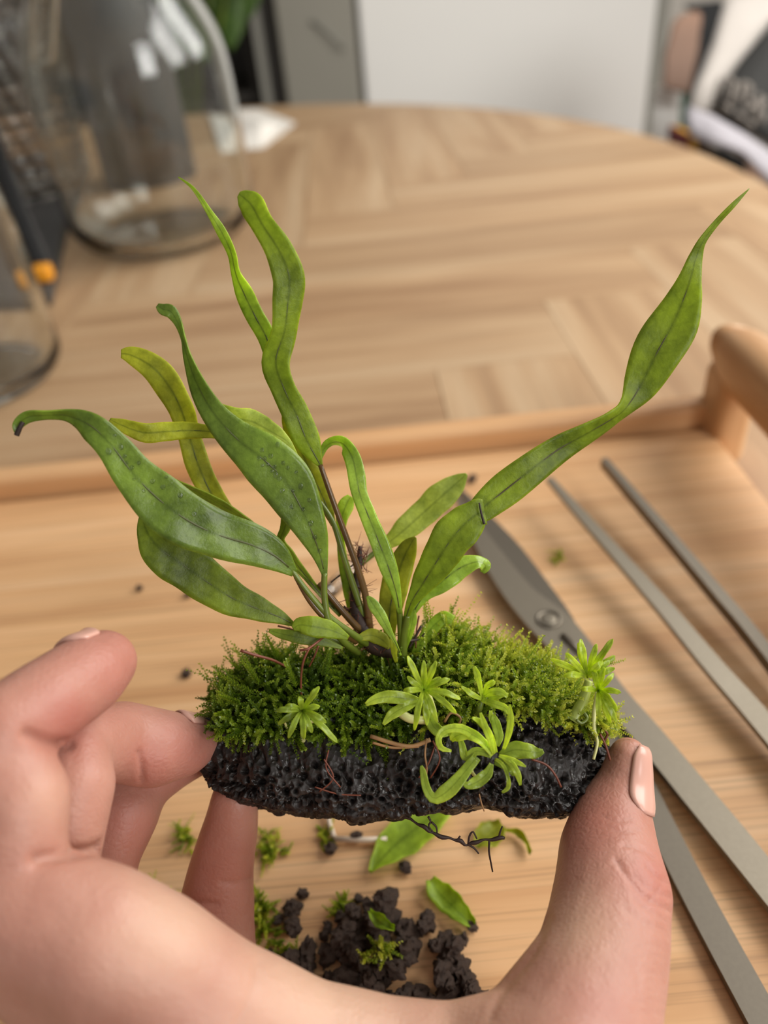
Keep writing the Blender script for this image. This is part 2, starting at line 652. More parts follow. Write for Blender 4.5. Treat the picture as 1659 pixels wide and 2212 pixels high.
# handle: an upright at each corner and a thick rounded bar between them
for xs, xw in ((POSTX, 1), (TX0 - .006, -1)):
    for yy in (TY1 - .001, TY0 + .001):
        o = rbar('handle_post', (xs, yy, .001), (xs, yy, .046), .016, .022, M['bamboo_dark'], tray, .005, (0, 1, 0))
    pts = []
    n = 22
    y0, y1 = TY0 - .012, TY1 + .012
    v, f, uv = [], [], []
    ns = 16
    for a in range(n + 1):
        t = a / n
        yy = y1 + (y0 - y1) * t
        e = min(a, n - a)
        rz = .0125 * (0.55 if e == 0 else 0.86 if e == 1 else 1)
        rx = .0115 * (0.55 if e == 0 else 0.86 if e == 1 else 1)
        for q in range(ns):
            an = 2 * math.pi * q / ns
            cx, cz = math.cos(an), math.sin(an)
            cx = math.copysign(abs(cx) ** .75, cx)
            cz = math.copysign(abs(cz) ** .75, cz)
            v.append((xs + rx * cx, yy, .052 + rz * cz))
            uv.append((yy, q * .006))
    for a in range(n):
        for q in range(ns):
            i0, i1 = a * ns + q, a * ns + (q + 1) % ns
            f.append((i0, i1, i1 + ns, i0 + ns))
    f.append(tuple(range(ns)))
    f.append(tuple(n * ns + q for q in range(ns))[::-1])
    keep(mesh('handle_bar', v, f, M['bamboo_dark'], None, True, uv), tray)

# ------------------------------------------------------------------ cupboards, chair and bag behind the table


def cupboard(name, x0, x1, Y, dep, z0, z1, mat, label, cat):
    a, b = PY(x0, 110, Y), PY(x1, 110, Y)
    e = empty(name, ((a.x + b.x) / 2, Y + dep / 2, FLOOR))
    tag(e, label, cat)
    keep(bobj('body', box_bm((a.x, Y + .02, FLOOR), (b.x, Y + dep, z1), .002), M['white_paint'] if mat == 'white_paint' else M[mat], None, False), e)
    return e, a.x, b.x


e, xa, xb = cupboard('white_cupboard', 778, 1406, 2.02, .40, FLOOR, .75, 'white_paint', 'tall white cupboard door beyond the far table edge', 'cupboard')
d = bobj('door', box_bm((xa + .004, 2.0, FLOOR + .08), (xb - .004, 2.02, .745), .004), M['white_paint'], None, False)
keep(d, e)
e, xa, xb = cupboard('grey_cupboard', 604, 774, 2.02, .40, FLOOR, .75, 'grey_paint', 'grey cupboard door left of the white cupboard', 'cupboard')
d = bobj('door', box_bm((xa + .004, 2.0, FLOOR + .08), (xb - .002, 2.02, .745), .004), M['grey_paint'], None, False)
keep(d, e)
h = tube('handle', [(xa + .08, 1.995, .06), (xa + .12, 1.985, .03), (xb - .03, 1.985, .0)], .003, M['grey_strip'])
h.parent = d
a, b = PY(1404, 150, 2.05), PY(1432, 150, 2.05)
o = bobj('trim_1', box_bm((a.x, 2.05, FLOOR), (b.x, 2.10, 1.2), .002), M['grey_strip'], None, False)
tag(o, 'grey upright strip on the right of the white cupboard', None, kind='structure')
a, b = PY(572, 110, 2.04), PY(600, 110, 2.04)
o = bobj('trim_2', box_bm((a.x, 2.04, FLOOR), (b.x, 2.09, 1.2), .002), M['dark_paint'], None, False)
tag(o, 'dark grey upright strip left of the grey cupboard', None, kind='structure')
a, b = PY(552, 110, 2.04), PY(572, 110, 2.04)
o = bobj('trim_3', box_bm((a.x, 2.04, FLOOR), (b.x, 2.08, 1.2), .002), M['grey_strip'], None, False)
tag(o, 'light grey upright strip beside the dark strip', None, kind='structure')
a, b = PY(-260, 110, 2.1), PY(550, 110, 2.1)
e = empty('dark_bookcase', ((a.x + b.x) / 2, 2.25, FLOOR))
tag(e, 'dark bookcase behind the glass jars and the houseplant', 'bookcase')
keep(bobj('back_panel', box_bm((a.x, 2.40, FLOOR), (b.x, 2.42, 1.1)), M['dark_paint'], None, False), e)
for zz in (FLOOR + .02, -.42, -.10, .24, .58, .92):
    keep(bobj('shelf', box_bm((a.x + .02, 2.1, zz), (b.x - .02, 2.40, zz + .02), .002), M['dark_paint'], None, False), e)
for xx in (a.x, b.x - .02):
    keep(bobj('side_panel', box_bm((xx, 2.1, FLOOR), (xx + .02, 2.40, 1.1), .002), M['dark_paint'], None, False), e)

# houseplant in front of the bookcase, on a stool
hp = PY(395, 60, 1.72)
e = empty('houseplant', (hp.x - .03, 1.74, FLOOR + .40))
tag(e, 'dark green broad-leaved houseplant between the jar and the grey cupboard', 'plant')
prof = [(.0, 0), (.07, 0), (.075, .005), (.095, .16), (.10, .165), (.09, .165), (.08, .14), (.0, .14)]
keep(lathe('pot', prof, M['black'], e.location, None, 28), e)
st = empty('plant_stool', (hp.x - .03, 1.74, FLOOR))
tag(st, 'dark stool under the houseplant, behind the table', 'stool')
keep(lathe('seat', [(0, .375), (.14, .375), (.145, .38), (.145, .395), (.14, .40), (0, .40)], M['dark_paint'], st.location, None, 28), st)
for k in range(3):
    q = k * 2.094 + .4
    keep(tube('leg', [(st.location.x + .1 * math.cos(q), 1.74 + .1 * math.sin(q), FLOOR + .385), (st.location.x + .14 * math.cos(q), 1.74 + .14 * math.sin(q), FLOOR)], .011, M['dark_paint'], None, 8), st)


def big_leaf(base, tip, w, mat, parent, bend=.03, n=12):
    base, tip = Vector(base), Vector(tip)
    d = tip - base
    s = d.cross(Vector((0, -1, .35))).normalized()
    nn = s.cross(d).normalized()
    v, f, uv = [], [], []
    for i in range(n + 1):
        t = i / n
        c = base + d * t + nn * (bend * math.sin(t * math.pi))
        hw = w * math.sin(math.pi * min(1, t ** .8 * .97 + .02)) ** .8
        for k in range(5):
            u = k / 2 - 1
            v.append(c + s * (hw * u) - nn * (abs(u) * hw * .2))
            uv.append((k / 4, t))
    for i in range(n):
        for k in range(4):
            a0 = i * 5 + k
            f.append((a0, a0 + 1, a0 + 6, a0 + 5))
    o = mesh('leaf', v, f, mat, None, True, uv)
    sd = o.modifiers.new('thick', 'SOLIDIFY')
    sd.thickness = .0012
    keep(o, parent)
    return o


ptop = Vector((hp.x - .03, 1.74, FLOOR + .54))
for (tx, ty, Y, w) in ((500, 108, 1.70, .045), (520, -30, 1.66, .05), (470, -60, 1.72, .05), (430, 60, 1.74, .045), (540, 40, 1.78, .035), (300, -20, 1.80, .05), (380, -80, 1.76, .05)):
    tip = PY(tx, ty, Y)
    mid = tip + Vector((random.uniform(-.02, .02), .02, .16 if ty > 0 else .1))
    keep(tube('leaf_stem', [ptop, (ptop + mid) / 2 + Vector((0, .02, .03)), mid], .003, M['stalk'], None, 6), e)
    big_leaf(mid, tip, w, M['houseplant'], e, -.02)

# chair with bag on the right
cd = 1.33
cl = empty('wooden_chair', (P(1560, 150, cd).x + .05, P(1560, 150, cd).y + .12, FLOOR))
tag(cl, 'chair with brown wooden backrest and black frame beside the white wall', 'chair')


def quad_panel(name, px, depth, thick, mat, parent=None, bev=.004, back=None):
    """board whose face is traced at its own distance, with real thickness"""
    nrm = Vector((0, 1, 0))
    fr = [P(x, y, (depth[i] if hasattr(depth, '__len__') else depth)) for i, (x, y) in enumerate(px)]
    bm = bmesh.new()
    a = [bm.verts.new(p) for p in fr]
    b = [bm.verts.new(p + nrm * thick) for p in fr]
    n = len(a)
    bm.faces.new(a)
    bm.faces.new(b[::-1])
    for i in range(n):
        bm.faces.new((a[i], b[i], b[(i + 1) % n], a[(i + 1) % n]))
    if bev:
        bmesh.ops.bevel(bm, geom=bm.edges[:], offset=bev, segments=2, affect='EDGES')
    o = bobj(name, bm, mat, None, False)
    if parent is not None:
        keep(o, parent)
    return o


quad_panel('backrest', [(1455, 52), (1468, 36), (1512, 22), (1520, 30), (1508, 110), (1490, 205), (1432, 190), (1440, 120)], cd, .014, M['chair_wood'], cl)
quad_panel('back_post', [(1480, 12), (1566, 2), (1562, 70), (1545, 130), (1520, 190), (1500, 230), (1486, 225), (1506, 120), (1514, 40)], cd + .03, .02, M['black'], cl)
cz = FLOOR + .45
cp = P(1520, 150, cd + .02)
keep(bobj('seat', box_bm((cp.x - .06, cp.y + .0, cz - .02), (cp.x + .38, cp.y + .42, cz), .006), M['chair_wood'], None, False), cl)
for sx in (-.04, .36):
    for sy in (.03, .39):
        keep(tube('leg', [(cp.x + sx, cp.y + sy, cz - .02), (cp.x + sx, cp.y + sy, FLOOR)], .012, M['black'], None, 10), cl)
keep(tube('back_upright', [(cp.x, cp.y + .035, cz - .01), (cp.x, cp.y + .035, P(1510, 150, cd).z)], .011, M['black'], None, 8), cl)

# printed cloth bag hanging over the chair, in front of it
bagp = P(1640, 200, 1.12)
bag = empty('printed_bag', (bagp.x, bagp.y, P(1600, 420, 1.1).z - .02))
tag(bag, 'pale cloth bag with dark printed panel and light lettering at the right edge', 'bag')


def pillow_panel(name, px, dfront, thick, mat, parent, n=10, puff=.02):
    """soft cloth body: outline filled, front puffed, real thickness"""
    pts = [Vector(p) for p in px]
    c = sum(pts, Vector((0, 0))) / len(pts)
    v, f = [], []
    m_ = len(pts)
    rings = 6
    for side in (0, 1):
        for r in range(rings + 1):
            t = 1 - r / rings
            for p in pts:
                q = c + (p - c) * t
                bul = puff * (1 - t * t)
                dd = dfront + (thick + bul if side else -bul) + .004 * math.sin(q.x * .05 + q.y * .03)
                v.append(P(q.x, q.y, dd))
    off = (rings + 1) * m_
    for side in (0, 1):
        for r in range(rings):
            for k in range(m_):
                a0 = side * off + r * m_ + k
                b0 = side * off + r * m_ + (k + 1) % m_
                q = (a0, b0, b0 + m_, a0 + m_)
                f.append(q if side else q[::-1])
    for k in range(m_):
        f.append((k, (k + 1) % m_, off + (k + 1) % m_, off + k))
    o = mesh(name, v, f, mat, None, True)
    keep(o, parent)
    return o


pillow_panel('bag_body', [(1575, -30), (1760, -60), (1900, 100), (1880, 420), (1700, 420), (1640, 350), (1560, 290), (1488, 232), (1500, 190), (1540, 90)], 1.12, .05, M['bag'], bag, puff=.012)
pillow_panel('printed_panel', [(1690, 20), (1800, 60), (1800, 330), (1700, 330), (1640, 292), (1570, 258), (1540, 228), (1560, 190), (1600, 130), (1650, 70)], 1.100, .012, M['dark_fabric'], bag, puff=.008)
# the light lettering of the print: worn, unreadable strokes
strokes = [((1556, 170), (1545, 215)), ((1570, 165), (1590, 185)), ((1585, 180), (1572, 225)), ((1604, 178), (1592, 232)), ((1604, 178), (1622, 190)), ((1622, 190), (1612, 212)), ((1612, 212), (1626, 226)), ((1626, 226), (1606, 244)), ((1640, 205), (1632, 262)), ((1655, 215), (1640, 235)), ((1655, 240), (1644, 268)), ((1560, 228), (1580, 240)), ((1588, 246), (1606, 256)), ((1610, 262), (1628, 272))]
for a, b in strokes:
    v, f = tube_data([P(*a, 1.0885), P((a[0] + b[0]) / 2, (a[1] + b[1]) / 2, 1.0875), P(*b, 1.0885)], [.0035, .0042, .0035], 8)
    keep(mesh('lettering', v, f, M['bag_print'], None, True), bag)
lv = empty('folded_cloth', P(1600, 345, 1.0))
tag(lv, 'pale lavender folded cloth under the printed bag', 'cloth')
pillow_panel('cloth_fold', [(1488, 228), (1540, 250), (1610, 290), (1680, 340), (1760, 380), (1760, 450), (1680, 420), (1640, 372), (1590, 330), (1545, 312), (1490, 296), (1480, 260)], 1.02, .04, M['lavender'], lv, puff=.01)
wb = empty('white_box', P(1450, 300, 1.3))
tag(wb, 'upright white box with green edge between cupboard strip and bag', 'box')
quad_panel('box_body', [(1416, 190), (1474, 196), (1468, 330), (1408, 312)], 1.36, .02, M['white_paint'], wb, .004)
quad_panel('box_edge', [(1475, 200), (1484, 203), (1478, 335), (1469, 330)], 1.36, .02, M['green_card'], wb, .001)
for nm, px, mat, lab in (('book', [(1482, 292), (1490, 292), (1488, 345), (1480, 342)], 'red', 'narrow dark red book spine below the pale cloth'),
                         ('book', [(1490, 292), (1508, 294), (1505, 350), (1488, 346)], 'yellow', 'yellow book spine below the pale cloth'),
                         ('book', [(1510, 300), (1545, 316), (1548, 380), (1508, 360)], 'brown_card', 'brown book beside the yellow book spine'),
                         ('book', [(1575, 338), (1612, 344), (1618, 400), (1574, 395)], 'black', 'black book beneath the pale cloth near the table edge')):
    tag(quad_panel(nm, px, 1.08, .07, M[mat], None, .001), lab, 'book')
bx = P(1540, 420, 1.1)
sd = empty('side_stool', (bx.x + .05, bx.y + .06, FLOOR))
tag(sd, 'low stool beyond the right table edge carrying books and bag', 'stool')
zt = -.06 + min(P(1508, 360, 1.08).z, P(1480, 342, 1.08).z, P(1618, 400, 1.08).z) - .02
keep(bobj('seat', box_bm((bx.x - .10, bx.y - .02, zt - .03), (bx.x + .30, bx.y + .34, zt), .004), M['chair_wood'], None, False), sd)
for sx in (-.08, .28):
    for sy in (.0, .32):
        keep(tube('leg', [(bx.x + sx, bx.y + sy, zt - .03), (bx.x + sx, bx.y + sy, FLOOR)], .013, M['chair_wood'], None, 10), sd)

# ------------------------------------------------------------------ glass jars and things on the left of the table
jc = PZ(365, 512, 0)
jar = empty('clip_top_jar', jc)
tag(jar, 'large clear glass clip-top jar standing on the table left of the fern tips', 'jar')
JR = .082
prof_o = [(0, .0015), (.045, .0015), (.055, .000), (.064, .002), (.074, .009), (.081, .022), (JR, .04), (JR, .09), (JR * .985, .13), (JR * .93, .155), (JR * .80, .178), (.058, .192), (.056, .205)]
prof_i = [(.0525, .205), (.0535, .19), (JR * .76, .174), (JR * .89, .152), (JR * .945, .13), (JR - .003, .09), (JR - .003, .04), (.077, .024), (.069, .013), (.06, .008), (.045, .009), (0, .011)]


def smooth_prof(p, n):
    return [(max(0, a), b) for a, b in cat_rom(p, n)]


keep(lathe('glass_body', smooth_prof(prof_o, 46) + smooth_prof(prof_i, 44), M['glass'], jc, None, 80), jar)
keep(lathe('rubber_ring', [(.053, .2055), (.060, .2055), (.061, .2075), (.060, .2095), (.053, .2095), (.053, .2055)], M['rubber'], jc, None, 48), jar)
keep(lathe('lid', [(0, .226), (.03, .225), (.052, .218), (.058, .210), (.056, .2098), (.045, .2105), (.03, .218), (0, .219)], M['glass'], jc, None, 64), jar)
# wire bail on the left side
bl = [PY(x_, y_, jc.y - .030) for x_, y_ in ((96, -70), (78, -20), (72, 40), (70, 120), (78, 133), (104, 130), (112, 118), (118, 40), (124, -20), (128, -60))]
keep(tube('wire_bail', [Vector(q) for q in cat_rom([tuple(p) for p in bl], 40)], .0022, M['wire'], None, 8), jar)
ringp = [jc + Vector((.0585 * math.cos(q), .0585 * math.sin(q), .200)) for q in np.linspace(0, 6.283, 40)]
keep(tube('neck_wire', ringp, .0016, M['wire'], None, 8), jar)

cc = PZ(330, 398, 0)
cn = empty('dark_canister', cc)
tag(cn, 'dark grey canister standing behind the large jar, seen through its glass', 'canister')
keep(lathe('canister_body', [(0, .0005), (.050, .0005), (.053, .004), (.053, .262), (.051, .266), (0, .266)], M['slate'], cc, None, 40), cn)
keep(lathe('lid', [(0, .292), (.04, .290), (.052, .284), (.055, .276), (.055, .2665), (0, .2665)], M['black'], cc, None, 40), cn)

j2 = PZ(-52, 826, 0)
jar2 = empty('glass_bottle', j2)
tag(jar2, 'clear glass bottle cut by the left picture edge, nearest to the camera', 'bottle')
BR = .056
po = [(0, .0015), (.035, .001), (.043, 0), (.05, .003), (.0555, .011), (BR, .022), (BR * .99, .07), (BR * .95, .11), (BR * .8, .14), (.026, .165), (.02, .19), (.02, .215)]
pi_ = [(.0175, .215), (.0175, .19), (.023, .164), (BR * .75, .138), (BR * .89, .11), (BR * .935, .07), (BR - .003, .022), (.051, .013), (.044, .008), (.03, .008), (0, .009)]
keep(lathe('glass_body', smooth_prof(po, 42) + smooth_prof(pi_, 40), M['glass'], j2, None, 72), jar2)
keep(lathe('lip', [(.0205, .207), (.0235, .208), (.0240, .212), (.0235, .216), (.0205, .217), (.0203, .212), (.0205, .207)], M['glass'], j2, None, 48), jar2)

j3 = PZ(62, 425, .006)
j3.z = .0105
jar3 = empty('ribbed_container', j3)
tag(jar3, 'clear container with ribbed rippled wall behind the bottle on the slate', 'container')
po = [(0, .001), (.05, 0), (.058, .004), (.064, .02), (.066, .08), (.068, .15), (.07, .19)]
pi_ = [(.067, .19), (.065, .15), (.063, .08), (.061, .02), (.055, .008), (0, .006)]
rip = lambda q, z, i: .0024 * math.sin(q * 24 + z * 120) * (1 if .01 < z < .18 else 0) + .0026 * math.sin(z * 520) * (1 if .01 < z < .18 else 0)
keep(lathe('ribbed_wall', smooth_prof(po, 90) + smooth_prof(pi_, 30), M['ribbed_glass'], j3, None, 160, rip), jar3)
keep(lathe('rim', [(.0672, .186), (.0715, .187), (.0722, .190), (.0712, .193), (.067, .193), (.066, .19), (.0672, .186)], M['glass'], j3, None, 64), jar3)

sl = [PZ(168, 405, 0), PZ(112, 662, 0), PZ(-300, 690, 0), PZ(-160, 380, 0)]
slate = slab('slate_board', [(p.x, p.y) for p in sl[::-1]], .0003, .010, M['slate'])
tag(slate, 'dark grey slate board on the table behind the bottle', 'board')
oc = PZ(92, 580, .02)
bm = box_bm((oc.x - .008, oc.y - .006, .0102), (oc.x + .006, oc.y + .007, .023), .003, 3)
oo = bobj('orange_cap', bm, M['orange'])
tag(oo, 'small orange plastic cap on the slate board beside the bottle', 'cap')
de = (PZ(80, 556, .019) - CC).dot(CF)
pc = [P(-62, 190, de - .012), P(-12, 330, de - .008), P(36, 450, de - .004), P(78, 548, de)]
v, f = [], []
ns = 18
cr = cat_rom([tuple(p) for p in pc], 24)
zmin = .0105
for i, c in enumerate(cr):
    e_ = min(i, 23 - i)
    s_ = .55 if e_ == 0 else .85 if e_ == 1 else 1
    for q in range(ns):
        an = 2 * math.pi * q / ns
        v.append(Vector(c) + CR * (.0088 * s_ * math.cos(an)) + Vector((0, 1, 0)) * (.006 * s_ * math.sin(an)))
for i in range(23):
    for q in range(ns):
        a0, b0_ = i * ns + q, i * ns + (q + 1) % ns
        f.append((a0, b0_, b0_ + ns, a0 + ns))
f.append(tuple(range(ns))[::-1])
f.append(tuple(23 * ns + q for q in range(ns)))
low = min(p.z for p in v)
cs = empty('slim_case', tuple(cr[-1]))
tag(cs, 'slim black case with grey edge leaning behind the bottle', 'case')
keep(mesh('case_body', [p + Vector((0, 0, zmin - low)) for p in v], f, M['black']), cs)
keep(tube('grey_edge', [Vector(c) + CR * .0086 + Vector((0, -.001, zmin - low)) for c in cr[1:-1]], .0016, M['slate'], None, 6), cs)

# folded paper behind the jar
pp = [PZ(500, 328, 0), PZ(568, 322, 0), PZ(638, 268, 0), PZ(560, 238, 0), PZ(480, 240, 0)]
v, f = [], []
for z0 in (.0006, .0016):
    for p in pp:
        v.append((p.x, p.y, z0))
f = [(4, 3, 2, 1, 0), (5, 6, 7, 8, 9)] + [(i, (i + 1) % 5, 5 + (i + 1) % 5, 5 + i) for i in range(5)]
np_ = empty('paper_napkin', pp[0])
tag(np_, 'white folded paper napkin on the table behind the large jar', 'napkin')
keep(mesh('sheet', v, f, M['paper'], None, False), np_)
c = (pp[0] + pp[1] + pp[2] + pp[3]) / 4
v = [(pp[0].x, pp[0].y, .0020), (pp[1].x - .004, pp[1].y + .01, .0020), (pp[2].x - .02, pp[2].y - .01, .0020), (c.x, c.y, .011), (pp[4].x, pp[4].y, .004),
     (pp[0].x, pp[0].y, .0030), (pp[1].x - .004, pp[1].y + .01, .0030), (pp[2].x - .02, pp[2].y - .01, .0030), (c.x, c.y, .012), (pp[4].x, pp[4].y, .005)]
f = [(0, 3, 1)[::-1], (1, 3, 2)[::-1], (2, 3, 4)[::-1], (4, 3, 0)[::-1], (5, 8, 6)[::-1], (6, 8, 7)[::-1], (7, 8, 9)[::-1], (9, 8, 5)[::-1], (0, 1, 6, 5), (1, 2, 7, 6), (2, 4, 9, 7), (4, 0, 5, 9)]
keep(mesh('folded_flap', v, f, M['paper'], None, False), np_)

# ------------------------------------------------------------------ tools on the tray


def strip_bar(name, rows, thick, mat, parent, bev=.0004):
    """flat metal bar: rows of (x, y, z, half width) in metres"""
    rows = [Vector(r) for r in rows]
    n = len(rows)
    bm = bmesh.new()
    lay = []
    for i in range(n):
        a, b = rows[max(i - 1, 0)], rows[min(i + 1, n - 1)]
        t = Vector((b.x - a.x, b.y - a.y, 0)).normalized()
        s = Vector((t.y, -t.x, 0))
        c = Vector(rows[i][:3])
        w = rows[i][3]
        lay.append([bm.verts.new(c + s * (w * k) + Vector((0, 0, z))) for k, z in ((-1, 0), (1, 0), (1, thick), (-1, thick))])
    for i in range(n - 1):
        for k in range(4):
            bm.faces.new((lay[i][k], lay[i][(k + 1) % 4], lay[i + 1][(k + 1) % 4], lay[i + 1][k]))
    bm.faces.new(lay[0][::-1])
    bm.faces.new(lay[-1])
    ed = [e for e in bm.edges if e.calc_face_angle(0) > .8]
    bmesh.ops.bevel(bm, geom=ed, offset=bev, segments=2, affect='EDGES')
    o = bobj(name, bm, mat, None, False)
    if parent is not None:
        keep(o, parent)
    return o


def zrows(px, z, n=None):
    out = []
    for (x, y, w, *zz) in px:
        z_ = zz[0] if zz else z
        q = PZ(x, y, z_)
        d = (q - CC).dot(CF)
        out.append((q.x, q.y, z_, w * d / FPX))
    return [tuple(r) for r in cat_rom(out, n)] if n else out


S0 = TZ + .0008
pv = PZ(1185, 1345, S0 + .003)
sc_ = empty('long_scissors', (pv.x, pv.y, TZ))
tag(sc_, 'long steel plant scissors with round pivot screw, left of the tweezers on the tray', 'scissors')
# lower half: blade at the right, shank at the left
low_px = [(992, 1062, 2), (1030, 1110, 14), (1090, 1190, 30), (1150, 1280, 38), (1195, 1350, 42), (1240, 1430, 36), (1300, 1545, 30), (1360, 1660, 29), (1420, 1780, 30), (1490, 1920, 32), (1560, 2052, 34), (1640, 2200, 36), (1740, 2390, 36)]
strip_bar('scissor_half', zrows(low_px, S0, 40), .0022, M['steel_dark'], sc_, .0003)
up_px = [(985, 1075, 2), (1015, 1130, 12), (1070, 1220, 26), (1125, 1295, 34), (1185, 1352, 46), (1250, 1425, 42), (1320, 1510, 34), (1400, 1600, 33), (1490, 1710, 35), (1580, 1820, 37), (1680, 1945, 38), (1800, 2100, 38)]
strip_bar('scissor_half', zrows(up_px, S0 + .0024, 40), .0022, M['steel'], sc_, .0003)
keep(lathe('pivot_screw', [(0, .0005), (.0020, .0005), (.0024, .0004), (.0026, 0), (.0026, -.003), (0, -.003)], M['steel'], (pv.x, pv.y, S0 + .0046), None, 28), sc_)
keep(lathe('pivot_ring', [(.0029, 0), (.0033, .0006), (.0040, .0006), (.0043, 0), (.0029, 0)], M['steel_dark'], (pv.x, pv.y, S0 + .0046), None, 32), sc_)
for q_, z_ in ((PZ(1745, 2400, S0), S0), (PZ(1805, 2105, S0), S0 + .0024)):
    dirv = (q_ - PZ(1640, 2200, S0)).normalized()
    cen = q_ + Vector((dirv.x, dirv.y, 0)) * .012
    keep(tube('finger_loop', [(cen.x + .012 * math.cos(t), cen.y + .012 * math.sin(t), z_ + .0015) for t in np.linspace(0, 6.283, 36)], .0018, M['steel'], None, 8), sc_)
# slot beside the pivot
sa, sb = PZ(1215, 1372, S0 + .0048), PZ(1262, 1418, S0 + .0048)
keep(tube('slot_groove', [sa, sb], .0011, M['steel_dark'], None, 8), sc_)

tw = empty('long_tweezers', (.11, .1, TZ))
tag(tw, 'pair of long thin steel tweezers with open tips at the right of the tray', 'tweezers')
# the pair lies on its side: the arms are thin bands standing on edge
arms = [[(1186, 1040, 7), (1250, 1112, 11), (1340, 1212, 15), (1440, 1326, 19), (1540, 1446, 23), (1659, 1583, 27)],
        [(1303, 1008, 7), (1370, 1086, 9), (1450, 1180, 11), (1540, 1288, 13), (1659, 1434, 15)]]
joint = None
for k, a in enumerate(arms):
    rows = zrows([(x, y, w, TZ + .0115 - .006 * i / (len(a) - 1)) for i, (x, y, w) in enumerate(a)], 0)
    l0, l1 = Vector(rows[-2]), Vector(rows[-1])
    if joint is None:
        joint = Vector((l1.x + .025, l1.y - .115, TZ + .001, l1.w))
    rows.append(tuple((l1 + (Vector((joint.x, joint.y, TZ + .002, l1.w * .9))) ) / 2))
    rows.append((joint.x, joint.y, TZ + .001, l1.w * .8))
    rows = [tuple(r) for r in cat_rom(rows, 36)]
    strip_bar('tweezer_arm', rows, .0018 if k == 0 else .0040, M['steel'] if k == 0 else M['steel_dark'], tw, .0003)
keep(bobj('joint_weld', box_bm((joint.x - .005, joint.y - .012, TZ + .0002), (joint.x + .005, joint.y + .004, TZ + .005), .001), M['steel'], None, False), tw)

# ------------------------------------------------------------------ lava rock
ROCK_D = .162
bot = [(418, 1610), (424, 1640), (436, 1680), (452, 1700), (480, 1716), (520, 1736), (600, 1754), (700, 1760), (760, 1775), (850, 1766), (900, 1750), (970, 1751), (1040, 1745), (1100, 1764), (1200, 1767), (1255, 1755), (1278, 1715), (1296, 1672), (1312, 1630)]
top = [(418, 1610), (428, 1574), (448, 1552), (480, 1532), (540, 1505), (640, 1480), (760, 1465), (880, 1465), (1000, 1478), (1100, 1505), (1200, 1530), (1262, 1550), (1300, 1575), (1312, 1630)]
bx_, by_ = zip(*bot)
tx_, ty_ = zip(*top)
NX, NA = 480, 300
xs = 418.5 + (1311.5 - 418.5) * (.5 - .5 * np.cos(np.linspace(0, math.pi, NX))) * .55 + (1311.5 - 418.5) * np.linspace(0, 1, NX) * .45
rv = []
for x in xs:
    yb, yt = np.interp(x, bx_, by_), np.interp(x, tx_, ty_)
    yc, hy = (yb + yt) / 2, (yb - yt) / 2
    e = min(1, math.sqrt(max(0, 1 - ((x - 865) / 448) ** 2)) * 1.25)
    for k in range(NA):
        an = 2 * math.pi * k / NA
        s, c = math.sin(an), math.cos(an)
        s = math.copysign(abs(s) ** .55, s)
        c = math.copysign(abs(c) ** .5, c)
        dd = ROCK_D - c * .0125 * e - s * .0065 * hy / 140
        rv.append(P(x, yc + hy * s, dd))
rf = []
for i in range(NX - 1):
    for k in range(NA):
        a, b = i * NA + k, i * NA + (k + 1) % NA
        rf.append((a, b, b + NA, a + NA))
rf.append(tuple(range(NA))[::-1])
rf.append(tuple((NX - 1) * NA + k for k in range(NA)))
bm = bmesh.new()
bvs = [bm.verts.new(p) for p in rv]
for q in rf:
    bm.faces.new([bvs[i] for i in q])
bmesh.ops.recalc_face_normals(bm, faces=bm.faces)
bm.normal_update()
co = [v.co.copy() for v in bm.verts]
nn = [v.normal.copy() for v in bm.verts]
kd = kdtree.KDTree(len(co))
for i, p in enumerate(co):
    kd.insert(p, i)
kd.balance()
disp = [0.0] * len(co)
for i, p in enumerate(co):
    disp[i] = .0011 * noise.noise(p * 110) + .0007 * noise.noise(p * 300) + .0003 * noise.noise(p * 900)
R2 = random.Random(3)
for _ in range(6500):
    i = R2.randrange(len(co))
    r = R2.choice((.0003, .00035, .0004, .0004, .0005, .0005, .0006, .0007, .0009))
    for (_p, j, dst) in kd.find_range(co[i], r):
        disp[j] -= r * 1.5 * (1 - (dst / r) ** 3)
for i, v in enumerate(bm.verts):
    v.co = co[i] + nn[i] * max(-.0022, disp[i])
rock = bobj('lava_rock', bm, M['rock'])
tag(rock, 'dark porous lava rock held between thumb and fingers, fern and moss on top', 'rock')

# ------------------------------------------------------------------ moss
mtop = [(462, 1545), (480, 1492), (520, 1448), (580, 1410), (640, 1420), (700, 1420), (800, 1405), (870, 1412), (920, 1372), (955, 1345), (985, 1352), (1005, 1392), (1040, 1392), (1080, 1412), (1120, 1420), (1180, 1440), (1205, 1468), (1260, 1530), (1306, 1572)]
mbot = [(462, 1560), (480, 1588), (540, 1604), (600, 1600), (680, 1600), (760, 1610), (800, 1612), (860, 1590), (920, 1590), (980, 1560), (1060, 1545), (1130, 1540), (1200, 1552), (1260, 1570), (1306, 1580)]
mx1, my1 = zip(*mtop)
mx2, my2 = zip(*mbot)


def moss_pt(x, u, lift=0.0):
    """u 0 at the front lower edge, 1 at the crest, up to 2 at the back lower edge"""
    yt, yb = float(np.interp(x, mx1, my1)), float(np.interp(x, mx2, my2))
    if u <= 1:
        y = yb + (yt - yb) * u
        d = .1485 + .0175 * u - .0022 * math.sin(math.pi * u)
    else:
        y = yt + (yb - yt) * (u - 1) * .9
        d = .166 + .0135 * math.sin((u - 1) * math.pi / 2)
    return P(x, y, d - lift)


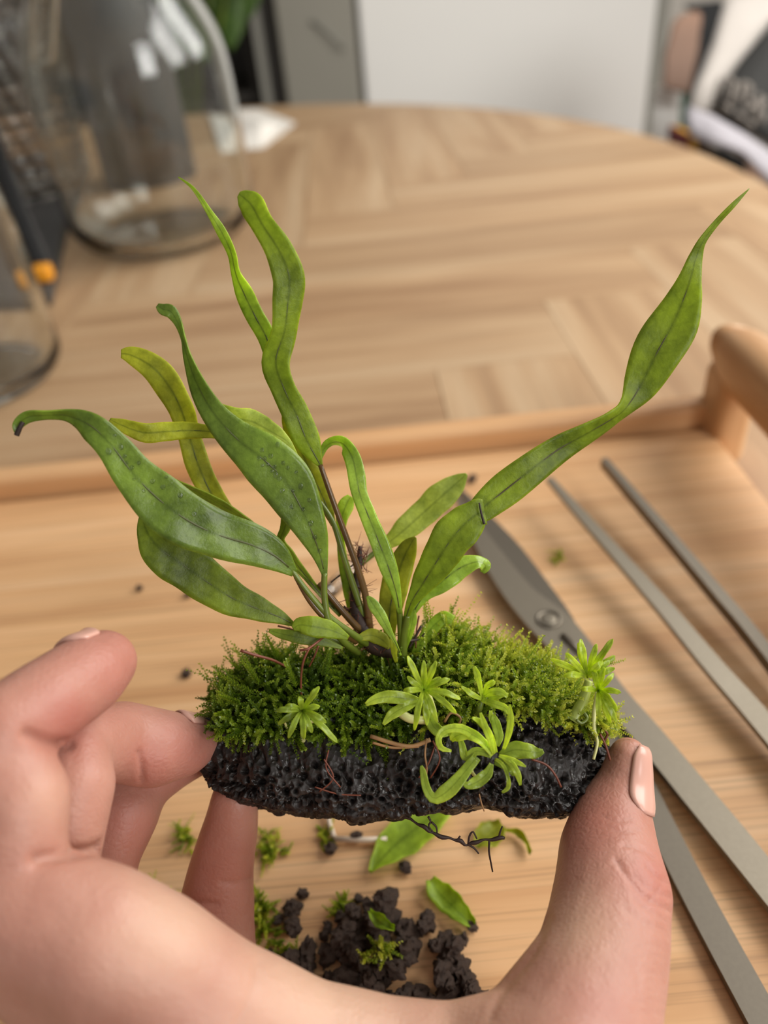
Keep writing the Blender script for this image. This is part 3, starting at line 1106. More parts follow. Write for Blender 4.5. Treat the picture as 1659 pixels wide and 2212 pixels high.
NXm, NUm = 90, 26
v, f = [], []
for i in range(NXm):
    x = 462 + 844 * i / (NXm - 1)
    for k in range(NUm):
        u = 2 * k / (NUm - 1)
        p = moss_pt(x, u)
        cen = moss_pt(x, 1) * .4 + moss_pt(x, 0) * .3 + moss_pt(x, 2) * .3
        p = cen + (p - cen) * .86 + Vector((noise.noise(p * 260), noise.noise(p * 260 + Vector((5, 0, 0))), noise.noise(p * 260 + Vector((0, 7, 0))))) * .0012
        v.append(p)
for i in range(NXm - 1):
    for k in range(NUm):
        a, b = i * NUm + k, i * NUm + (k + 1) % NUm
        f.append((a, b, b + NUm, a + NUm))
f.append(tuple(range(NUm))[::-1])
f.append(tuple((NXm - 1) * NUm + k for k in range(NUm)))
moss_root = empty('moss_cushion', moss_pt(860, 1))
tag(moss_root, 'green feathery moss cushion covering the top of the lava rock', 'moss', kind='stuff')
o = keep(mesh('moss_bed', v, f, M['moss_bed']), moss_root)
o['kind'] = 'stuff'


def fronds(roots, dirs, lens, tints, bend, nl=15, lw=.00030, ll=.00085, name='moss_fronds', parent=None, drop=.25):
    """many feathery shoots in one mesh: a thin stem with rows of tiny pointed leaves"""
    F = len(roots)
    roots, dirs = np.array(roots, float), np.array(dirs, float)
    dirs /= np.linalg.norm(dirs, axis=1)[:, None]
    lens = np.array(lens)[:, None]
    bend = np.array(bend, float)
    V, Q, T = [], [], []
    base = 0
    side = np.cross(dirs, RNG.normal(size=(F, 3)))
    side /= np.linalg.norm(side, axis=1)[:, None]
    cen = []
    for s in range(nl + 1):
        t = s / nl
        cen.append(roots + dirs * lens * t + bend * lens * t * t)
    # stem
    for s in range(0, nl, 3):
        a, b = cen[s], cen[min(s + 3, nl)]
        w = .00012 * (1 - .6 * s / nl)
        V += [a - side * w, a + side * w, b + side * w * .8, b - side * w * .8]
        ids = base + np.arange(F)
        Q.append(np.stack([ids, ids + F, ids + 2 * F, ids + 3 * F], 1))
        T += [tints * .8] * 4
        base += 4 * F
    for s in range(1, nl + 1):
        t = s / nl
        ax = cen[s] - cen[s - 1]
        ax /= np.linalg.norm(ax, axis=1)[:, None]
        e1 = np.cross(ax, side)
        e1 /= np.linalg.norm(e1, axis=1)[:, None]
        e2 = np.cross(ax, e1)
        for k in range(3):
            an = (RNG.uniform(0, .7, F) + k * 2.09 + s * 1.1)[:, None]
            out = e1 * np.cos(an) + e2 * np.sin(an)
            dv = ax * .55 + out * .85
            dv /= np.linalg.norm(dv, axis=1)[:, None]
            wv = np.cross(dv, ax)
            wv /= np.linalg.norm(wv, axis=1)[:, None] + 1e-9
            L_ = ll * (1 - .45 * t) * RNG.uniform(.75, 1.2, F)[:, None]
            w_ = lw * (1 - .3 * t)
            p0 = cen[s]
            mid = p0 + dv * L_ * .45
            V += [p0, mid + wv * w_, p0 + dv * L_ + ax * L_ * .2, mid - wv * w_]
            ids = base + np.arange(F)
            Q.append(np.stack([ids, ids + F, ids + 2 * F, ids + 3 * F], 1))
            tt = np.clip(tints + .25 * t + RNG.normal(0, .05, F), 0, 1)
            T += [tt] * 4
            base += 4 * F
    V = np.concatenate(V)
    Q = np.concatenate(Q)
    T = np.concatenate(T)
    me = bpy.data.meshes.new(name)
    me.vertices.add(len(V))
    me.vertices.foreach_set('co', V.ravel())
    me.loops.add(Q.size)
    me.loops.foreach_set('vertex_index', Q.ravel().astype(np.int32))
    me.polygons.add(len(Q))
    me.polygons.foreach_set('loop_start', np.arange(0, Q.size, 4, dtype=np.int32))
    me.update(calc_edges=True)
    at = me.attributes.new('tint', 'FLOAT', 'POINT')
    at.data.foreach_set('value', T.astype(np.float32))
    me.materials.append(M['moss'])
    o = link(bpy.data.objects.new(name, me))
    o['kind'] = 'stuff'
    if parent is not None:
        keep(o, parent)
    return o


UPV = Vector((0, 0, 1))
TOC = -CF
roots, dirs, lens, tints, bends = [], [], [], [], []
R3 = random.Random(5)
for _ in range(4600):
    x = R3.uniform(466, 1302)
    u = R3.uniform(0, 1.75)
    right = max(0, min(1, (x - 860) / 160))
    if 985 < x < 1110 and u < .25 and R3.random() < .7:
        continue
    if x < 860 and R3.random() < .3:
        continue
    c0 = moss_pt(x, 1) * .4 + moss_pt(x, 0) * .3 + moss_pt(x, 2) * .3
    p = moss_pt(x, u)
    out = (p - c0).normalized()
    p = c0 + (p - c0) * R3.uniform(.80, .9)
    if right > .3:
        d = out * .55 + UPV * .25 + CR * R3.uniform(.0, .9) + Vector((R3.gauss(0, .4), R3.gauss(0, .4), R3.gauss(0, .35)))
    else:
        d = out * .8 + UPV * .3 - CR * R3.uniform(-.2, .5) + Vector((R3.gauss(0, .5), R3.gauss(0, .5), R3.gauss(0, .45)))
    roots.append(p)
    dirs.append(d)
    L = R3.uniform(.0034, .0078) * (.8 if u < .15 else 1) * (.8 if x > 1220 else 1)
    lens.append(L)
    tn = (.22 if right < .3 else .52) + R3.uniform(-.18, .22) + .12 * u * (u < 1)
    tn += .34 * noise.noise(Vector((x * .022, u * 2.4, 3.1)))
    if x > 1050:
        tn += .12
    tints.append(min(1, max(0, tn)))
    bends.append((R3.gauss(0, .25), R3.gauss(0, .25), R3.gauss(-.15, .25)))
fronds(roots, dirs, lens, np.array(tints), bends, parent=moss_root)
# single shoots that stand out of the cushion: base pixel, tip pixel, tint
shoots = [((545, 1500), (468, 1455), .45), ((520, 1520), (470, 1500), .5), ((600, 1430), (575, 1370), .5), ((560, 1480), (530, 1425), .5), ((590, 1440), (640, 1385), .4),
          ((540, 1585), (470, 1600), .55), ((940, 1390), (925, 1285), .75), ((935, 1380), (918, 1300), .7), ((1050, 1420), (1038, 1345), .8), ((965, 1370), (955, 1325), .7),
          ((1170, 1450), (1170, 1402), .85), ((1190, 1460), (1200, 1410), .8), ((1270, 1445), (1335, 1425), .6), ((830, 1600), (835, 1690), .4), ((750, 1590), (740, 1630), .4),
          ((640, 1590), (655, 1620), .45), ((735, 1560), (745, 1610), .5), ((790, 1590), (800, 1640), .5), ((820, 1400), (795, 1362), .55), ((835, 1420), (800, 1380), .55),
          ((1290, 1560), (1312, 1570), .9), ((1240, 1560), (1225, 1570), .9), ((700, 1460), (716, 1400), .35), ((640, 1480), (620, 1425), .45), ((1010, 1420), (1000, 1365), .75),
          ((1100, 1440), (1090, 1398), .8), ((1130, 1440), (1140, 1405), .85), ((490, 1560), (474, 1590), .5), ((880, 1560), (870, 1610), .45), ((500, 1540), (466, 1540), .5)]
roots, dirs, lens, tints, bends = [], [], [], [], []
for (a, b, tn) in shoots:
    for rep in range(2):
        pa = P(a[0] + R3.uniform(-6, 6), a[1] + R3.uniform(-6, 6), .1500 + (.013 if a[1] < 1460 else .0))
        pb = P(b[0] + R3.uniform(-8, 8) * rep, b[1] + R3.uniform(-8, 8) * rep, .1490 + (.011 if a[1] < 1460 else -.002))
        d = pb - pa
        roots.append(pa)
        dirs.append(d)
        lens.append(d.length)
        tints.append(tn)
        bends.append((R3.gauss(0, .06), R3.gauss(0, .06), R3.gauss(0, .06)))
fronds(roots, dirs, lens, np.array(tints), bends, nl=20, parent=moss_root)

# ------------------------------------------------------------------ ribbon leaves


def leaf(parent, rows, mat, n=44, curl=.18, ruffle=.10, thick=.00028, rib=True, ribmat='midrib', twist=None, name='leaf', seed=0, ribr=.00020, dents=None):
    """rows: (px x, px y, half width px, lens distance[, twist degrees])"""
    rr = [(r[0], r[1], r[2], r[3], r[4] if len(r) > 4 else 0.0) for r in rows]
    s = cat_rom(rr, n)
    rn = random.Random(seed * 13 + 5)
    ph = [rn.uniform(0, 6.28) for _ in range(4)]
    K = 9
    top, bottom, uv = [], [], []
    cen = [P(a[0], a[1], a[3]) for a in s]
    nrm = []
    for i, a in enumerate(s):
        t = (cen[min(i + 1, n - 1)] - cen[max(i - 1, 0)]).normalized()
        vd = (cen[i] - CC).normalized()
        side = t.cross(vd)
        if side.length < .2:
            side = CR.copy()
        side.normalize()
        nr = side.cross(t).normalized()
        if nr.dot(vd) > 0:
            nr.negate()
        tw_ = math.radians(a[4])
        side2 = side * math.cos(tw_) + nr * math.sin(tw_)
        nr2 = nr * math.cos(tw_) - side * math.sin(tw_)
        hw = max(a[2], .6) * a[3] / FPX / max(.25, math.cos(tw_))
        nrm.append(nr2)
        for k in range(K):
            u = 2 * k / (K - 1) - 1
            wv = 1 + .035 * math.sin(i / n * 21 + ph[0] + u) + .018 * math.sin(i / n * 43 + ph[1] - u * 2)
            w = hw * u * wv
            h = -hw * curl * .45 * u * u + hw * .10 * abs(u) + hw * ruffle * 1.25 * abs(u) ** 1.5 * math.sin(i / n * 17 + ph[2] + (1.6 if u > 0 else 0)) + hw * .02 * math.sin(i / n * 60 + ph[3] + u * 3)
            p = cen[i] + side2 * w + nr2 * h
            top.append(p + nr2 * thick / 2)
            bottom.append(p - nr2 * thick / 2)
            uv.append((k / (K - 1), i / n))
    v = top + bottom
    off = len(top)
    f = []
    for i in range(n - 1):
        for k in range(K - 1):
            a0 = i * K + k
            f.append((a0, a0 + 1, a0 + K + 1, a0 + K))
            f.append((off + a0 + K, off + a0 + K + 1, off + a0 + 1, off + a0))
        for k in (0, K - 1):
            a0 = i * K + k
            q = (a0, a0 + K, off + a0 + K, off + a0)
            f.append(q if k == 0 else q[::-1])
    for i in (0, n - 1):
        for k in range(K - 1):
            a0 = i * K + k
            q = (a0, a0 + 1, off + a0 + 1, off + a0)
            f.append(q if i else q[::-1])
    o = mesh(name, v, f, mat, None, True, uv + uv)
    keep(o, parent)
    if rib:
        pts = [cen[i] for i in range(1, n - 2)]
        rad = [ribr * (1.0 - .65 * i / len(pts)) if rib == 1 else ribr * (.35 + .65 * i / len(pts)) for i in range(len(pts))]
        rb = tube('midrib', pts, rad, M[ribmat], None, 6)
        rb.parent = o
    return o


def stalk(parent, rows, r0, r1, mat, name='leaf_stalk'):
    s = cat_rom(rows, 24)
    pts = [P(*a) for a in s]
    return keep(tube(name, pts, list(np.linspace(r0, r1, len(pts))), M[mat], None, 8), parent)


M['water'] = glass_mat('water', (1, 1, 1, 1), 1.33)
DROP = bpy.data.meshes.new('water_drop')
_b = bmesh.new()
bmesh.ops.create_icosphere(_b, subdivisions=2, radius=1)
for _v in _b.verts:
    _v.co.z *= .32
_b.to_mesh(DROP)
_b.free()
DROP.materials.append(M['water'])
shade(DROP)


def drops(lf, parent, px, r0, r1):
    from mathutils.bvhtree import BVHTree as BT
    bt = BT.FromPolygons([v.co.copy() for v in lf.data.vertices], [tuple(p.vertices) for p in lf.data.polygons])
    for (x, y) in px:
        d = ray(x, y).normalized()
        hit, nr, _i, _d = bt.ray_cast(CC, d)
        if hit is None:
            continue
        if nr.dot(d) > 0:
            nr = -nr
        r = random.uniform(r0, r1)
        o = bpy.data.objects.new('water_drop', DROP)
        link(o)
        o.parent = lf
        q = nr.to_track_quat('Z', 'Y').to_matrix().to_4x4()
        o.matrix_basis = Matrix.Translation(hit) @ q @ Matrix.Diagonal((r, r * random.uniform(.9, 1.5), r, 1))


fern = empty('java_fern', P(800, 1400, .160))
tag(fern, 'java fern with long wavy green strap leaves rising from the mossy rock', 'fern')

D = .150
# tall central leaf (tip to base)
leaf(fern, [(516, 420, 6, .142), (528, 428, 20, .142), (545, 445, 29, .142, 10), (567, 485, 26, .142, 12), (602, 540, 30, .143), (624, 595, 35, .144), (622, 650, 33, .145, -12), (614, 715, 26, .147, -25), (596, 780, 30, .149, 10), (613, 838, 26, .150, 15), (640, 895, 30, .151), (662, 950, 29, .152), (684, 990, 13, .153), (694, 1008, 4, .153)], M['leaf'], 64, .12, .12, rib=2, seed=1, ribmat='midrib')
stalk(fern, [(692, 1004, .153), (718, 1078, .154), (748, 1160, .156), (775, 1235, .158), (792, 1300, .160), (800, 1380, .162)], .0005, .0009, 'stalk_brown')
# second leaf folded behind it
leaf(fern, [(618, 880, 10, .154), (632, 930, 20, .155, 20), (655, 985, 22, .156), (682, 1040, 20, .157), (706, 1095, 14, .157), (720, 1135, 5, .158)], M['leaf_olive'], 34, .2, .1, rib=2, seed=2)
stalk(fern, [(690, 1082, .157), (720, 1130, .157), (742, 1200, .158), (765, 1270, .160), (790, 1345, .162)], .0005, .0008, 'stalk')
# thin pointed leaf
leaf(fern, [(386, 383, 1, .146), (418, 408, 4, .146), (452, 458, 7, .147), (478, 500, 11, .148), (500, 545, 10, .149, 30), (510, 590, 9, .150, 45), (528, 635, 18, .151, 25), (552, 685, 21, .152), (578, 735, 19, .153), (590, 790, 14, .155), (605, 870, 6, .157)], M['leaf_bright'], 52, .25, .12, rib=2, seed=3)
# leaf with curled-over tip, wet and shiny
wet1 = leaf(fern, [(340, 660, 5, .143), (352, 668, 12, .143), (370, 674, 14, .143), (386, 700, 8, .144, 30), (396, 732, 5, .144, 60), (406, 772, 9, .144, 50), (428, 832, 18, .144, 40), (462, 892, 27, .144, 20), (512, 948, 40, .145, 8), (566, 990, 54, .145), (614, 1036, 58, .146), (648, 1092, 49, .147), (674, 1150, 34, .148), (692, 1200, 17, .150), (702, 1245, 5, .151)], M['leaf_wet'], 64, .16, .06, rib=2, seed=4)
stalk(fern, [(701, 1238, .151), (701, 1290, .152), (712, 1345, .153), (745, 1388, .156), (775, 1410, .160)], .0006, .0008, 'stalk')
leaf(fern, [(440, 868, 6, .150), (500, 900, 22, .150, 20), (548, 912, 25, .150), (590, 935, 20, .150), (622, 955, 8, .150), (640, 985, 4, .151)], M['leaf_pale'], 30, .3, .1, rib=0, seed=5)
# olive leaf behind
leaf(fern, [(262, 764, 9, .154), (285, 768, 20, .154), (328, 792, 28, .154), (364, 832, 31, .155, 10), (392, 885, 27, .156, 15), (408, 940, 24, .157), (427, 1000, 26, .158), (452, 1058, 25, .159), (482, 1105, 22, .160), (520, 1150, 14, .161), (560, 1200, 5, .162)], M['leaf_olive'], 54, .15, .12, rib=2, seed=6)
# horizontal leaf passing behind
leaf(fern, [(238, 906, 4, .149), (262, 918, 14, .149), (310, 934, 20, .150, 10), (362, 932, 21, .151), (418, 930, 17, .152), (468, 935, 13, .153), (512, 950, 8, .154), (560, 1000, 4, .156)], M['leaf_olive'], 44, .2, .15, rib=2, seed=7)
# big low leaf on the left with a curled brown tip
wet2 = leaf(fern, [(38, 940, 3, .137), (38, 918, 11, .137), (62, 900, 13, .137, 20), (105, 896, 9, .137, 45), (150, 898, 13, .138, 40), (200, 922, 30, .138, 18), (244, 966, 36, .139), (288, 1024, 44, .140), (340, 1076, 55, .141), (402, 1122, 59, .142), (470, 1155, 52, .144), (540, 1176, 46, .146), (596, 1202, 32, .148), (636, 1238, 9, .150)], M['leaf_wet'], 64, .10, .05, rib=2, ribmat='midrib', seed=8, ribr=.00027)
stalk(fern, [(630, 1230, .150), (662, 1275, .151), (710, 1330, .153), (760, 1368, .156), (800, 1395, .160)], .0005, .0008, 'stalk')
stalk(fern, [(640, 1245, .1505), (672, 1300, .152), (720, 1352, .154), (770, 1385, .158)], .0006, .0008, 'stalk_brown')
stalk(fern, [(36, 940, .1365), (44, 922, .1362), (50, 912, .1362)], .0005, .0004, 'black_edge', 'brown_edge')
# lower leaf
leaf(fern, [(306, 1112, 5, .148), (318, 1150, 24, .148), (345, 1185, 42, .148), (388, 1215, 50, .149), (440, 1252, 46, .150), (500, 1291, 38, .151), (556, 1315, 27, .152), (604, 1333, 15, .153), (636, 1350, 4, .154)], M['leaf_dark'], 46, .12, .06, rib=2, seed=9)
stalk(fern, [(632, 1348, .154), (680, 1368, .156), (740, 1392, .159)], .0005, .0007, 'stalk')
# thin edge-on leaf
leaf(fern, [(352, 1028, 3, .150, 60), (400, 1050, 6, .151, 60), (450, 1074, 8, .152, 55), (505, 1105, 8, .153, 55), (552, 1140, 6, .154, 55), (600, 1190, 4, .155, 40), (690, 1280, 3, .157)], M['leaf_dark'], 40, .1, .05, rib=0, seed=10)
leaf(fern, [(628, 1060, 10, .155), (624, 1100, 15, .155), (616, 1140, 11, .155, 30), (607, 1168, 8, .155, 50), (625, 1195, 8, .155, 40), (650, 1230, 9, .156, 20), (690, 1280, 6, .157), (735, 1330, 4, .159)], M['leaf_dark'], 40, .2, .1, rib=2, ribmat='midrib_brown', seed=11)
stalk(fern, [(690, 1260, .156), (740, 1320, .158), (790, 1375, .161)], .0006, .0009, 'stalk_brown')
# arched bright leaf, first over then down
leaf(fern, [(692, 990, 4, .156), (702, 965, 7, .155, 40), (722, 954, 9, .154, 50), (744, 960, 14, .152, 40), (762, 990, 18, .151, 15), (770, 1030, 19, .150), (778, 1070, 17, .150), (796, 1115, 18, .150), (818, 1170, 20, .151), (840, 1228, 19, .152), (856, 1280, 11, .154), (864, 1325, 5, .156)], M['leaf_wet_bright'], 60, .22, .08, rib=2, seed=12)
stalk(fern, [(862, 1310, .156), (866, 1360, .158), (868, 1415, .160)], .0006, .0009, 'stalk')
# short leaf behind
leaf(fern, [(758, 1072, 8, .162), (748, 1090, 17, .162), (738, 1122, 13, .162, 20), (736, 1160, 8, .163, 40), (742, 1215, 10, .163, 20), (754, 1262, 16, .163), (764, 1305, 16, .163), (772, 1350, 11, .163), (782, 1400, 5, .164)], M['leaf_bright'], 46, .2, .1, rib=2, seed=13)
# pale leaf behind, to the right
leaf(fern, [(1008, 1024, 3, .170), (988, 1042, 20, .170), (952, 1074, 31, .169), (912, 1110, 29, .169), (872, 1146, 25, .168), (842, 1170, 15, .168), (812, 1192, 5, .168)], M['leaf_pale'], 40, .15, .06, rib=0, seed=14)
stalk(fern, [(815, 1190, .168), (795, 1206, .167), (780, 1218, .166)], .0006, .0006, 'stalk')
# upright leaf in the middle
leaf(fern, [(897, 1160, 3, .160), (885, 1180, 18, .160, 20), (866, 1220, 27, .160), (852, 1270, 30, .160), (842, 1320, 24, .160), (842, 1370, 12, .161), (848, 1420, 5, .162)], M['leaf_olive'], 40, .22, .1, rib=2, ribmat='midrib_brown', seed=15)
# long right leaf: kinked, twisted, pointed
leaf(fern, [(1046, 1106, 26, .150), (1032, 1110, 32, .1495), (1006, 1130, 41, .149), (974, 1166, 44, .149), (944, 1212, 37, .150), (914, 1260, 25, .152), (888, 1302, 11, .154), (874, 1345, 5, .157)], M['leaf'], 44, .14, .06, rib=2, seed=16)
stalk(fern, [(880, 1330, .156), (872, 1370, .158), (870, 1415, .160)], .0006, .0010, 'stalk')
lf = leaf(fern, [(1026, 1112, 24, .1515), (1046, 1094, 32, .1515), (1092, 1058, 38, .152), (1150, 1012, 35, .152, 10), (1210, 968, 28, .153, 25), (1270, 934, 20, .153, 40), (1320, 905, 15, .153, 50), (1352, 880, 17, .153, 35), (1384, 832, 38, .153, 10), (1418, 764, 51, .152), (1452, 702, 51, .152), (1478, 642, 37, .151, 5), (1492, 598, 23, .150, 15), (1503, 556, 14, .150, 30), (1518, 520, 8, .149, 40), (1548, 480, 6, .149, 40), (1584, 442, 5, .148, 30), (1618, 408, 1, .148)], M['leaf'], 84, .14, .07, rib=1, seed=17, ribmat='midrib_brown', ribr=.0002)
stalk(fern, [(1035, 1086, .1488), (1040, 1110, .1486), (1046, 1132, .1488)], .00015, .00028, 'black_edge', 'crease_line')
# lower shiny leaf behind it
leaf(fern, [(1042, 1236, 5, .158), (1048, 1222, 12, .157, 30), (1030, 1214, 14, .156, 20), (992, 1228, 24, .156), (952, 1258, 23, .156), (912, 1292, 12, .157), (884, 1340, 4, .159)], M['leaf_wet_bright'], 40, .2, .1, rib=2, seed=18)
# small leaves at the base
leaf(fern, [(793, 1288, 3, .149), (806, 1305, 12, .149), (824, 1333, 12, .149), (842, 1366, 7, .150), (856, 1392, 3, .151), (866, 1415, 2, .153)], M['leaf_wet_bright'], 30, .3, .05, rib=2, seed=19)
leaf(fern, [(633, 1358, 5, .151), (648, 1350, 17, .151), (674, 1353, 22, .151), (702, 1358, 21, .152), (728, 1366, 14, .153), (752, 1378, 5, .154)], M['leaf'], 30, .1, .05, rib=0, seed=20)
leaf(fern, [(581, 1362, 4, .152), (604, 1368, 10, .152), (640, 1376, 13, .152), (680, 1382, 13, .153), (712, 1390, 8, .154), (740, 1400, 3, .155)], M['leaf_dark'], 30, .15, .05, rib=0, seed=21)
leaf(fern, [(978, 1340, 10, .161), (960, 1334, 14, .161), (938, 1350, 15, .161), (918, 1376, 13, .161), (900, 1402, 8, .161), (888, 1430, 3, .162)], M['leaf_bright'], 30, .3, .05, rib=0, seed=22)
leaf(fern, [(893, 1316, 3, .158), (892, 1336, 9, .158), (886, 1364, 8, .158), (878, 1394, 4, .159), (872, 1420, 2, .160)], M['leaf_bright'], 24, .3, .05, rib=0, seed=23)
leaf(fern, [(846, 1372, 4, .155), (850, 1390, 8, .155), (852, 1412, 6, .156), (856, 1430, 3, .157)], M['leaf_olive'], 18, .3, .05, rib=0, seed=24)
leaf(fern, [(770, 1380, 4, .157), (800, 1372, 14, .158), (826, 1382, 14, .158), (842, 1400, 5, .158)], M['leaf_olive'], 18, .3, .05, rib=0, seed=25)
# rhizome, with its brown hairs and roots
rz = cat_rom([(778, 1180, .164), (776, 1215, .164), (770, 1262, .163), (768, 1310, .162), (782, 1360, .161), (806, 1395, .160), (850, 1405, .160)], 26)
keep(tube('rhizome', [P(*a) for a in rz], [.0004 + .0013 * min(1, i / 18) for i in range(26)], M['root'], None, 8), fern)
hv, hf = [], []
for i in range(260):
    a = rz[R3.randrange(len(rz))]
    p = P(*a) + Vector((R3.gauss(0, .0009), R3.gauss(0, .0006), R3.gauss(0, .0009)))
    q = p + Vector((R3.gauss(0, .0014), R3.gauss(0, .001), R3.gauss(.0003, .0014)))
    tube_data([p, q], [.00010, .00004], 3, hv, hf)
o = keep(mesh('rhizome_hairs', hv, hf, M['root_red']), fern)
o['kind'] = 'stuff'
for rows, r0, mt_ in (([(520, 1405, .147), (555, 1416, .148), (590, 1426, .150), (618, 1440, .152)], .00030, 'root_red'),
                      ([(668, 1400, .150), (655, 1430, .150), (650, 1470, .151), (652, 1510, .152)], .00025, 'root_red'),
                      ([(700, 1375, .153), (668, 1400, .150), (648, 1405, .150)], .00028, 'root_red'),
                      ([(688, 1395, .151), (678, 1420, .151), (668, 1440, .152)], .0002, 'root_red'),
                      ([(600, 1352, .160), (640, 1362, .160), (680, 1375, .159)], .0002, 'root_red'),
                      ([(715, 1258, .165), (740, 1238, .165), (768, 1216, .164)], .0002, 'root'),
                      ([(742, 1310, .162), (760, 1325, .162), (775, 1345, .161)], .0003, 'root'),
                      ([(905, 1330, .160), (900, 1360, .160), (898, 1400, .160)], .0002, 'root_red'),
                      ([(910, 1352, .160), (896, 1378, .160), (884, 1400, .160)], .0003, 'root'),
                      ([(880, 1385, .159), (905, 1380, .160), (920, 1366, .160)], .0003, 'root')):
    s = cat_rom(rows, 12)
    keep(tube('root', [P(*a) for a in s], list(np.linspace(r0, r0 * .8, 12)), M[mt_], None, 6), fern)
# dark root dangling below the rock
dang = [(862, 1756, .152), (890, 1772, .151), (918, 1788, .150), (935, 1800, .150), (965, 1810, .150), (990, 1815, .150), (1008, 1825, .150), (1030, 1818, .150), (1060, 1813, .150), (1090, 1810, .150)]
s = cat_rom(dang, 40)
dr = keep(tube('dangling_root', [P(a[0], a[1] + 1.5 * math.sin(i * 1.3), a[2]) for i, a in enumerate(s)], [.00034 + .00012 * math.sin(i * .9) for i in range(40)], M['root'], None, 6), fern)
for rows in ([(925, 1764), (930, 1775), (926, 1785), (938, 1800)], [(932, 1776), (942, 1786), (944, 1800)], [(1012, 1822), (1014, 1806), (1022, 1797), (1030, 1812)], [(1010, 1824), (1024, 1832), (1034, 1844)], [(1057, 1814), (1056, 1838), (1060, 1862), (1064, 1883)], [(1078, 1812), (1080, 1798), (1085, 1785)], [(988, 1815), (994, 1806)]):
    s = cat_rom([(a, b, .150) for a, b in rows], 10)
    q = tube('root_branch', [P(*a) for a in s], list(np.linspace(.00024, .00016, 10)), M['root'], None, 5)
    q.parent = dr

drops(wet1, fern, [(566, 972), (572, 990), (578, 1003), (588, 1018), (596, 1026), (604, 1034), (567, 1005), (600, 960), (622, 1010), (633, 1060), (655, 1100), (672, 1130), (668, 1080), (640, 1020), (612, 1000), (585, 985), (560, 990), (680, 1160), (690, 1190), (610, 1060), (630, 1095), (594, 1008), (650, 1050)], .00030, .00055)
drops(wet2, fern, [(262, 965), (270, 985), (285, 1010), (300, 1000), (330, 1040), (352, 1052), (290, 1035), (310, 1060), (360, 1030), (248, 940), (390, 1070), (420, 1110), (275, 1000), (235, 975)], .00028, .00050)

# ------------------------------------------------------------------ small rosette plants


def rosette(name, label, cpx, d, leaves, stems=(), mat='rosette', group=None):
    e = empty(name, P(cpx[0], cpx[1], d + .003))
    tag(e, label, 'plant', group)
    for i, L in enumerate(leaves):
        rows, mt_ = [(r_[0], r_[1], r_[2] * .8, *r_[3:]) for r_ in L[0]], (L[1] if len(L) > 1 else mat)
        leaf(e, rows, M[mt_], 18, .06 if i % 2 else -.12, .2, .00018, rib=0, seed=40 + i + int(cpx[0]))
    for rows, r0, r1, mt_ in stems:
        stalk(e, rows, r0, r1, mt_, 'stem')
    return e


def star(cx, cy, d, specs, w, tip_d=-.003, droop=.2):
    """leaves radiating from a heart: (angle deg, length px, droop px)"""
    out = []
    for k, (an, L, dr_) in enumerate(specs):
        a = math.radians(an + 7 * math.sin(k * 5.3))
        L *= 1.12 + .16 * math.sin(k * 4.1)
        dr_ = dr_ * 1.3 + 5 * math.sin(k * 2.9)
        dx, dy = math.cos(a), -math.sin(a)
        rows = []
        for t, ww in ((0, .45), (.25, .7), (.5, 1), (.75, .95), (.93, .6), (1, .12)):
            rows.append((cx + dx * L * t, cy + dy * L * t + dr_ * t * t, w * ww, d + tip_d * math.sin(t * 2.2) * (1 + .4 * math.sin(k * 3.7)), 34 * math.sin(k * 2.1 + 1) * t))
        out.append((rows,))
    return out


rosette('stem_plant', 'small star-shaped green rosette low in the dark left moss', (652, 1535), .1445,
        star(652, 1535, .1450, [(172, 50, 6), (150, 46, 14), (62, 52, 4), (28, 40, 6), (-15, 52, 16), (-38, 70, 14), (-88, 52, 10), (-125, 44, 14), (205, 42, 14), (100, 36, 2), (-62, 40, 10)], 8),
        [([(652, 1538, .146), (656, 1560, .148), (654, 1600, .150)], .0006, .0006, 'pale_stem'), ([(632, 1545, .1455), (615, 1555, .1465), (620, 1572, .148)], .0003, .0002, 'pale_stem'), ([(668, 1560, .1465), (684, 1556, .1465), (680, 1545, .146)], .0003, .0002, 'pale_stem')], 'rosette_deep')

rosette('stem_plant', 'bright rosette on the moss just right of the fern base', (915, 1490), .1445,
        star(915, 1490, .145, [(118, 66, -6), (95, 52, -10), (70, 48, -4), (40, 44, 0), (175, 42, 4), (-5, 62, 14), (-22, 72, 24), (-50, 46, 20), (-75, 40, 24), (-110, 48, 30), (150, 36, -6), (20, 50, 2)], 8) +
        [([(905, 1512, 6, .146), (880, 1510, 16, .1455), (845, 1505, 17, .145), (812, 1510, 13, .1445), (790, 1522, 5, .1445)],),
         ([(900, 1518, 6, .146), (872, 1528, 14, .145), (845, 1545, 13, .1445), (828, 1565, 4, .1442)],)],
        [([(918, 1492, .147), (930, 1530, .148), (935, 1560, .149)], .0010, .0012, 'pale_stem'), ([(860, 1535, .147), (885, 1552, .1465), (925, 1556, .147)], .0009, .0008, 'pale_stem')])

